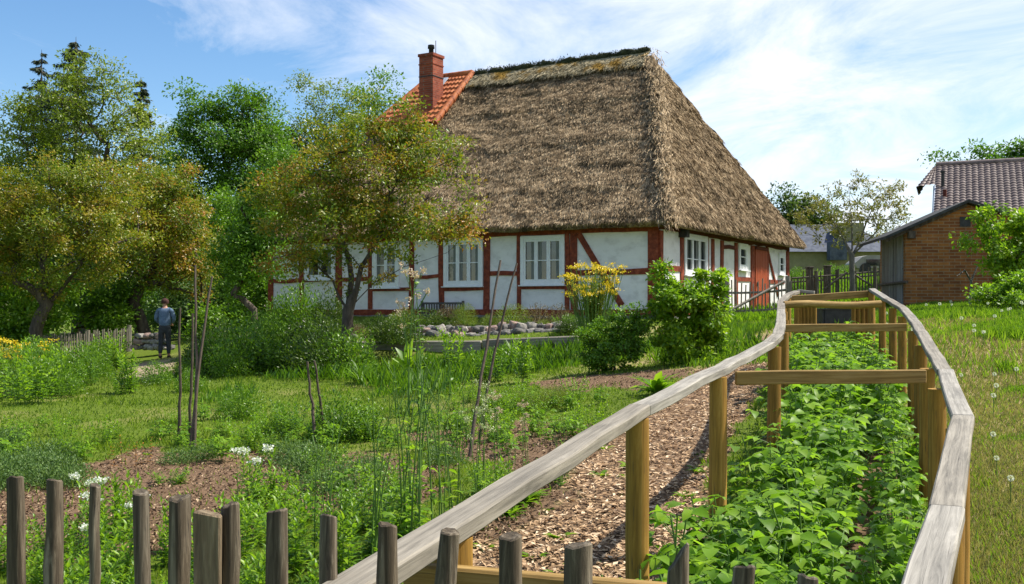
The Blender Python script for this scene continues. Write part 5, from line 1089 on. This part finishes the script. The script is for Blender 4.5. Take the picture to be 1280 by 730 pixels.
# ------------------------------------------------------------------ far yard: yellow building, camper
yb = W(1060, 345, 72); yb[2] = float(gz(yb[0], yb[1]))-.5; yh = thing('yellow_barn', yb, 'long low yellow barn with blue-grey patched roof beyond the meadow', 'barn'); ztw = W(0, 314, 70)[2]; ztr = W(0, 282, 74)[2]
x0_, x1_ = W(985, 0, 70)[0], W(1125, 0, 70)[0]
mb = MB(); mb.box(((x0_+x1_)/2, 73, (ztw+yb[2])/2), ((x1_-x0_)/2, 3, (ztw-yb[2])/2)); mb.build('wall', M['wall_yellow'], yh, yb)
mb = MB(); V = [(x0_-.4, 69.6, ztw-.05), (x1_+.4, 69.6, ztw-.05), (x1_+.4, 76.4, ztw-.05), (x0_-.4, 76.4, ztw-.05), (x0_+.2, 73, ztr), (x1_-2.5, 73, ztr)]; mb.add(V, [(0, 1, 5, 4), (2, 3, 4, 5)]); mb.add(V, [(1, 2, 5), (3, 0, 4)]); mb.add([V[0], V[1], V[2], V[3]], [(3, 2, 1, 0)]); mb.build('roof', M['roof_blue'], yh, yb)
mb = MB(); mb.box(W(1046, 314, 69.2), (.55, .4, .6)); mb.build('dormer', M['roof_blue'], yh, yb)
mb = MB(); mb.box(W(1060, 292, 71.5), (.9, .6, .7)); mb.build('upper_wall', M['wall_yellow'], yh, yb)
cb = W(1088, 350, 60); cb[2] = float(gz(cb[0], cb[1])); cv = thing('camper_van', cb, 'beige camper caravan parked behind the meadow fence', 'caravan'); zt_ = W(0, 320, 60)[2]; H_ = zt_-cb[2]
mb = MB(); prof = [(-1.05, .35), (1.3, .35), (1.3, H_*.97), (1.1, H_), (-.45, H_), (-.75, H_*.93), (-1.15, H_*.62), (-1.2, .6)]
V = [(cb[0]+x, cb[1]-.9, cb[2]+z) for x, z in prof]+[(cb[0]+x, cb[1]+.9, cb[2]+z) for x, z in prof]; n_ = len(prof)
mb.add(V, [[i, (i+1) % n_, n_+(i+1) % n_, n_+i] for i in range(n_)]); mb.add(V, [(0, i, i+1) for i in range(1, n_-1)]+[(n_, n_+i+1, n_+i) for i in range(1, n_-1)]); bevel(mb.build('body', M['van'], cv, cb), .05, 2)
mb = MB(); mb.box((cb[0]+.2, cb[1]-.91, cb[2]+H_*.62), (.75, .02, .18)); mb.build('window', M['glass'], cv, cb)
for sx in (-.6, .75):
    mb = MB(); mb.tube([(cb[0]+sx, cb[1]-.95, cb[2]+.32), (cb[0]+sx, cb[1]-.7, cb[2]+.32)], .32, 16); mb.build('wheel', M['black'], cv, cb)
for i, (px, d, s, k) in enumerate(((995, 50, 1.6, 'mound'), (1010, 52, 1.6, 'moundp'), (1040, 54, 1.5, 'mound'), (1022, 53, 1.4, 'herbb'), (1055, 55, 1.3, 'mound'), (1000, 44, 1.3, 'mound'))):
    plant(k, on(px, d), s*.7, 'green garden bush growing beyond the meadow fence', 'shrub', 'bushes beyond the meadow fence', 1.2)

# ------------------------------------------------------------------ person seen from behind
pb = W(206, 449, 30.3); pb[2] = float(gz(pb[0], pb[1])); person = thing('person', pb, 'person seen from behind in blue long-sleeved shirt, dark trousers and dark cap', 'person'); person.rotation_euler.z = R(8)
def skin(name, verts, edges, radii, mat, sub=2, root=0):
    me = bpy.data.meshes.new(name); me.from_pydata(verts, edges, []); o = bpy.data.objects.new(name, me); C.objects.link(o); o.parent = person
    m = o.modifiers.new('s', 'SKIN'); m.use_smooth_shade = True; s2 = o.modifiers.new('u', 'SUBSURF'); s2.levels = sub; s2.render_levels = sub
    for v, r_ in zip(me.skin_vertices[0].data, radii): v.radius = r_ if isinstance(r_, tuple) else (r_, r_)
    me.skin_vertices[0].data[root].use_root = True; me.materials.append(mat); return o
V = [(0, 0, .93), (0, 0, 1.1), (0, .0, 1.3), (0, .01, 1.42), (0, .01, 1.50), (0, .03, 1.60), (0, .03, 1.68),
     (-.19, 0, 1.40), (-.25, .02, 1.15), (-.17, .20, 1.0), (.19, 0, 1.40), (.25, .02, 1.15), (.17, .20, 1.0),
     (-.10, 0, .88), (-.11, .02, .5), (-.13, -.03, .09), (-.13, .10, .04), (.09, 0, .88), (.10, .04, .5), (.10, .06, .09), (.10, .19, .04)]
Ed = [(0, 1), (1, 2), (2, 3), (3, 4), (4, 5), (5, 6), (3, 7), (7, 8), (8, 9), (3, 10), (10, 11), (11, 12), (0, 13), (13, 14), (14, 15), (15, 16), (0, 17), (17, 18), (18, 19), (19, 20)]
rd_ = [(.15, .11), (.14, .10), (.17, .11), (.12, .08), .055, (.075, .09), (.07, .085), .06, .045, .032, .06, .045, .032, .085, .06, .042, .035, .085, .06, .042, .035]
skin('body', V, Ed, rd_, M['skin'])
skin('shirt', [(0, 0, .90), (0, 0, 1.08), (0, 0, 1.3), (0, .0, 1.42), (-.19, 0, 1.40), (-.26, .02, 1.15), (-.19, .17, 1.03), (.19, 0, 1.40), (.26, .02, 1.15), (.19, .17, 1.03)], [(0, 1), (1, 2), (2, 3), (3, 4), (4, 5), (5, 6), (3, 7), (7, 8), (8, 9)],
     [(.185, .15), (.185, .14), (.20, .135), (.125, .09), .078, .062, .05, .078, .062, .05], M['denim'])
skin('trousers', [(0, 0, 1.04), (0, 0, .90), (-.10, 0, .82), (-.11, .02, .5), (-.13, -.02, .12), (.09, 0, .82), (.10, .04, .5), (.10, .05, .12)], [(0, 1), (1, 2), (2, 3), (3, 4), (1, 5), (5, 6), (6, 7)],
     [(.165, .125), (.17, .13), .105, .078, .06, .105, .078, .06], M['trouser'])
for vv in ([(-.13, -.05, .06), (-.13, .04, .055), (-.13, .14, .04)], [(.10, .03, .06), (.10, .12, .055), (.10, .22, .04)]): skin('boot', vv, [(0, 1), (1, 2)], [.06, .055, .045], M['boot'], root=0)
mb = MB(); q = np.linspace(0, 1, 7); mb.tube(np.stack([0*q, .03+0*q, 1.60+.16*q], 1), [.105, .11, .112, .108, .095, .07, .02], 14); mb.tube([(0, .13, 1.64), (0, .20, 1.63)], [.07, .04], 8)
mb.build('cap', M['cap'], person)
for sx in (-.17, .17):  # hands with fingers in front of the body
    for f in range(5): skin('finger', [(sx*(1-.0), .20, .99), (sx*.9+(f-2)*.018, .25, .97-(f == 4)*.01), (sx*.85+(f-2)*.02, .285, .94)], [(0, 1), (1, 2)], [.02, .0095, .008], M['skin'], 1)

# ------------------------------------------------------------------ light, sky, camera
SUNEL, SX, SY = 54, .975, .22
az = math.atan2(SX, SY)
sd = bpy.data.lights.new('sun', 'SUN'); sd.energy = 5.0; sd.angle = R(.6); sd.color = (1, .94, .83); so_ = bpy.data.objects.new('sun', sd); C.objects.link(so_)
sv = Vector((SX, SY, 0)).normalized()*math.cos(R(SUNEL))+Vector((0, 0, math.sin(R(SUNEL)))); so_.rotation_euler = sv.to_track_quat('Z', 'Y').to_euler(); so_.location = (20, 5, 30)
w = bpy.data.worlds.new('World'); bpy.context.scene.world = w; w.use_nodes = True; nt = w.node_tree; nt.nodes.clear()
sky = nt.nodes.new('ShaderNodeTexSky'); sky.sky_type = 'NISHITA'; sky.sun_disc = False; sky.sun_elevation = R(SUNEL); sky.sun_rotation = az; sky.air_density = 1.0; sky.dust_density = .1; sky.ozone_density = 2.5
bg = nt.nodes.new('ShaderNodeBackground'); bg.inputs[1].default_value = .095; wo = nt.nodes.new('ShaderNodeOutputWorld'); nt.links.new(bg.outputs[0], wo.inputs[0])
tc = nt.nodes.new('ShaderNodeTexCoord'); sp = nt.nodes.new('ShaderNodeSeparateXYZ'); nt.links.new(tc.outputs['Generated'], sp.inputs[0])
zc = nd(nt, 'Math', operation='MAXIMUM'); nt.links.new(sp.outputs[2], zc.inputs[0]); zc.inputs[1].default_value = .0
za_ = nd(nt, 'Math', operation='ADD'); nt.links.new(zc.outputs[0], za_.inputs[0]); za_.inputs[1].default_value = .10
dx = nd(nt, 'Math', operation='DIVIDE'); dy = nd(nt, 'Math', operation='DIVIDE'); nt.links.new(sp.outputs[0], dx.inputs[0]); nt.links.new(za_.outputs[0], dx.inputs[1]); nt.links.new(sp.outputs[1], dy.inputs[0]); nt.links.new(za_.outputs[0], dy.inputs[1])
cbx = nt.nodes.new('ShaderNodeCombineXYZ'); nt.links.new(dx.outputs[0], cbx.inputs[0]); nt.links.new(dy.outputs[0], cbx.inputs[1])
mp = nt.nodes.new('ShaderNodeMapping'); mp.inputs['Scale'].default_value = (1.0, .60, 1); mp.inputs['Rotation'].default_value = (0, 0, R(78)); nt.links.new(cbx.outputs[0], mp.inputs[0])
n1 = noise(nt, mp.outputs[0], 1.5, 10, .66, .7); n2 = noise(nt, mp.outputs[0], .35, 3, .5)
ad = nd(nt, 'Math', operation='MULTIPLY_ADD'); nt.links.new(n2, ad.inputs[0]); ad.inputs[1].default_value = .7; nt.links.new(n1, ad.inputs[2])
bx = nd(nt, 'Math', operation='MULTIPLY_ADD'); nt.links.new(sp.outputs[0], bx.inputs[0]); bx.inputs[1].default_value = .28; nt.links.new(ad.outputs[0], bx.inputs[2])
mr = nd(nt, 'MapRange'); mr.inputs['From Min'].default_value = .735; mr.inputs['From Max'].default_value = 1.15; nt.links.new(bx.outputs[0], mr.inputs[0])
hs = nt.nodes.new('ShaderNodeHueSaturation'); hs.inputs['Saturation'].default_value = 1.18; hs.inputs['Value'].default_value = 1.1; nt.links.new(sky.outputs[0], hs.inputs['Color'])
mx = mixc(nt, mr.outputs[0], hs.outputs[0], (7.4, 7.6, 8.1)); nt.links.new(mx, bg.inputs[0])
cam = bpy.data.cameras.new('camera'); cam.lens = F/1280*36; cam.sensor_width = 36; cam.shift_y = 17/1280; cam.clip_end = 5000; cam.clip_start = .05
co = bpy.data.objects.new('camera', cam); C.objects.link(co); co.location = (0, 0, E); co.rotation_euler = (R(90), 0, 0); sc = bpy.context.scene; sc.camera = co
sc.view_settings.view_transform = 'Standard'; sc.view_settings.look = 'None'; sc.view_settings.exposure = .70; sc.view_settings.gamma = 1
sc.render.engine = 'CYCLES'; sc.cycles.max_bounces = 6; sc.cycles.diffuse_bounces = 3; sc.cycles.transmission_bounces = 3; sc.cycles.use_denoising = True; sc.view_settings.use_curve_mapping = False
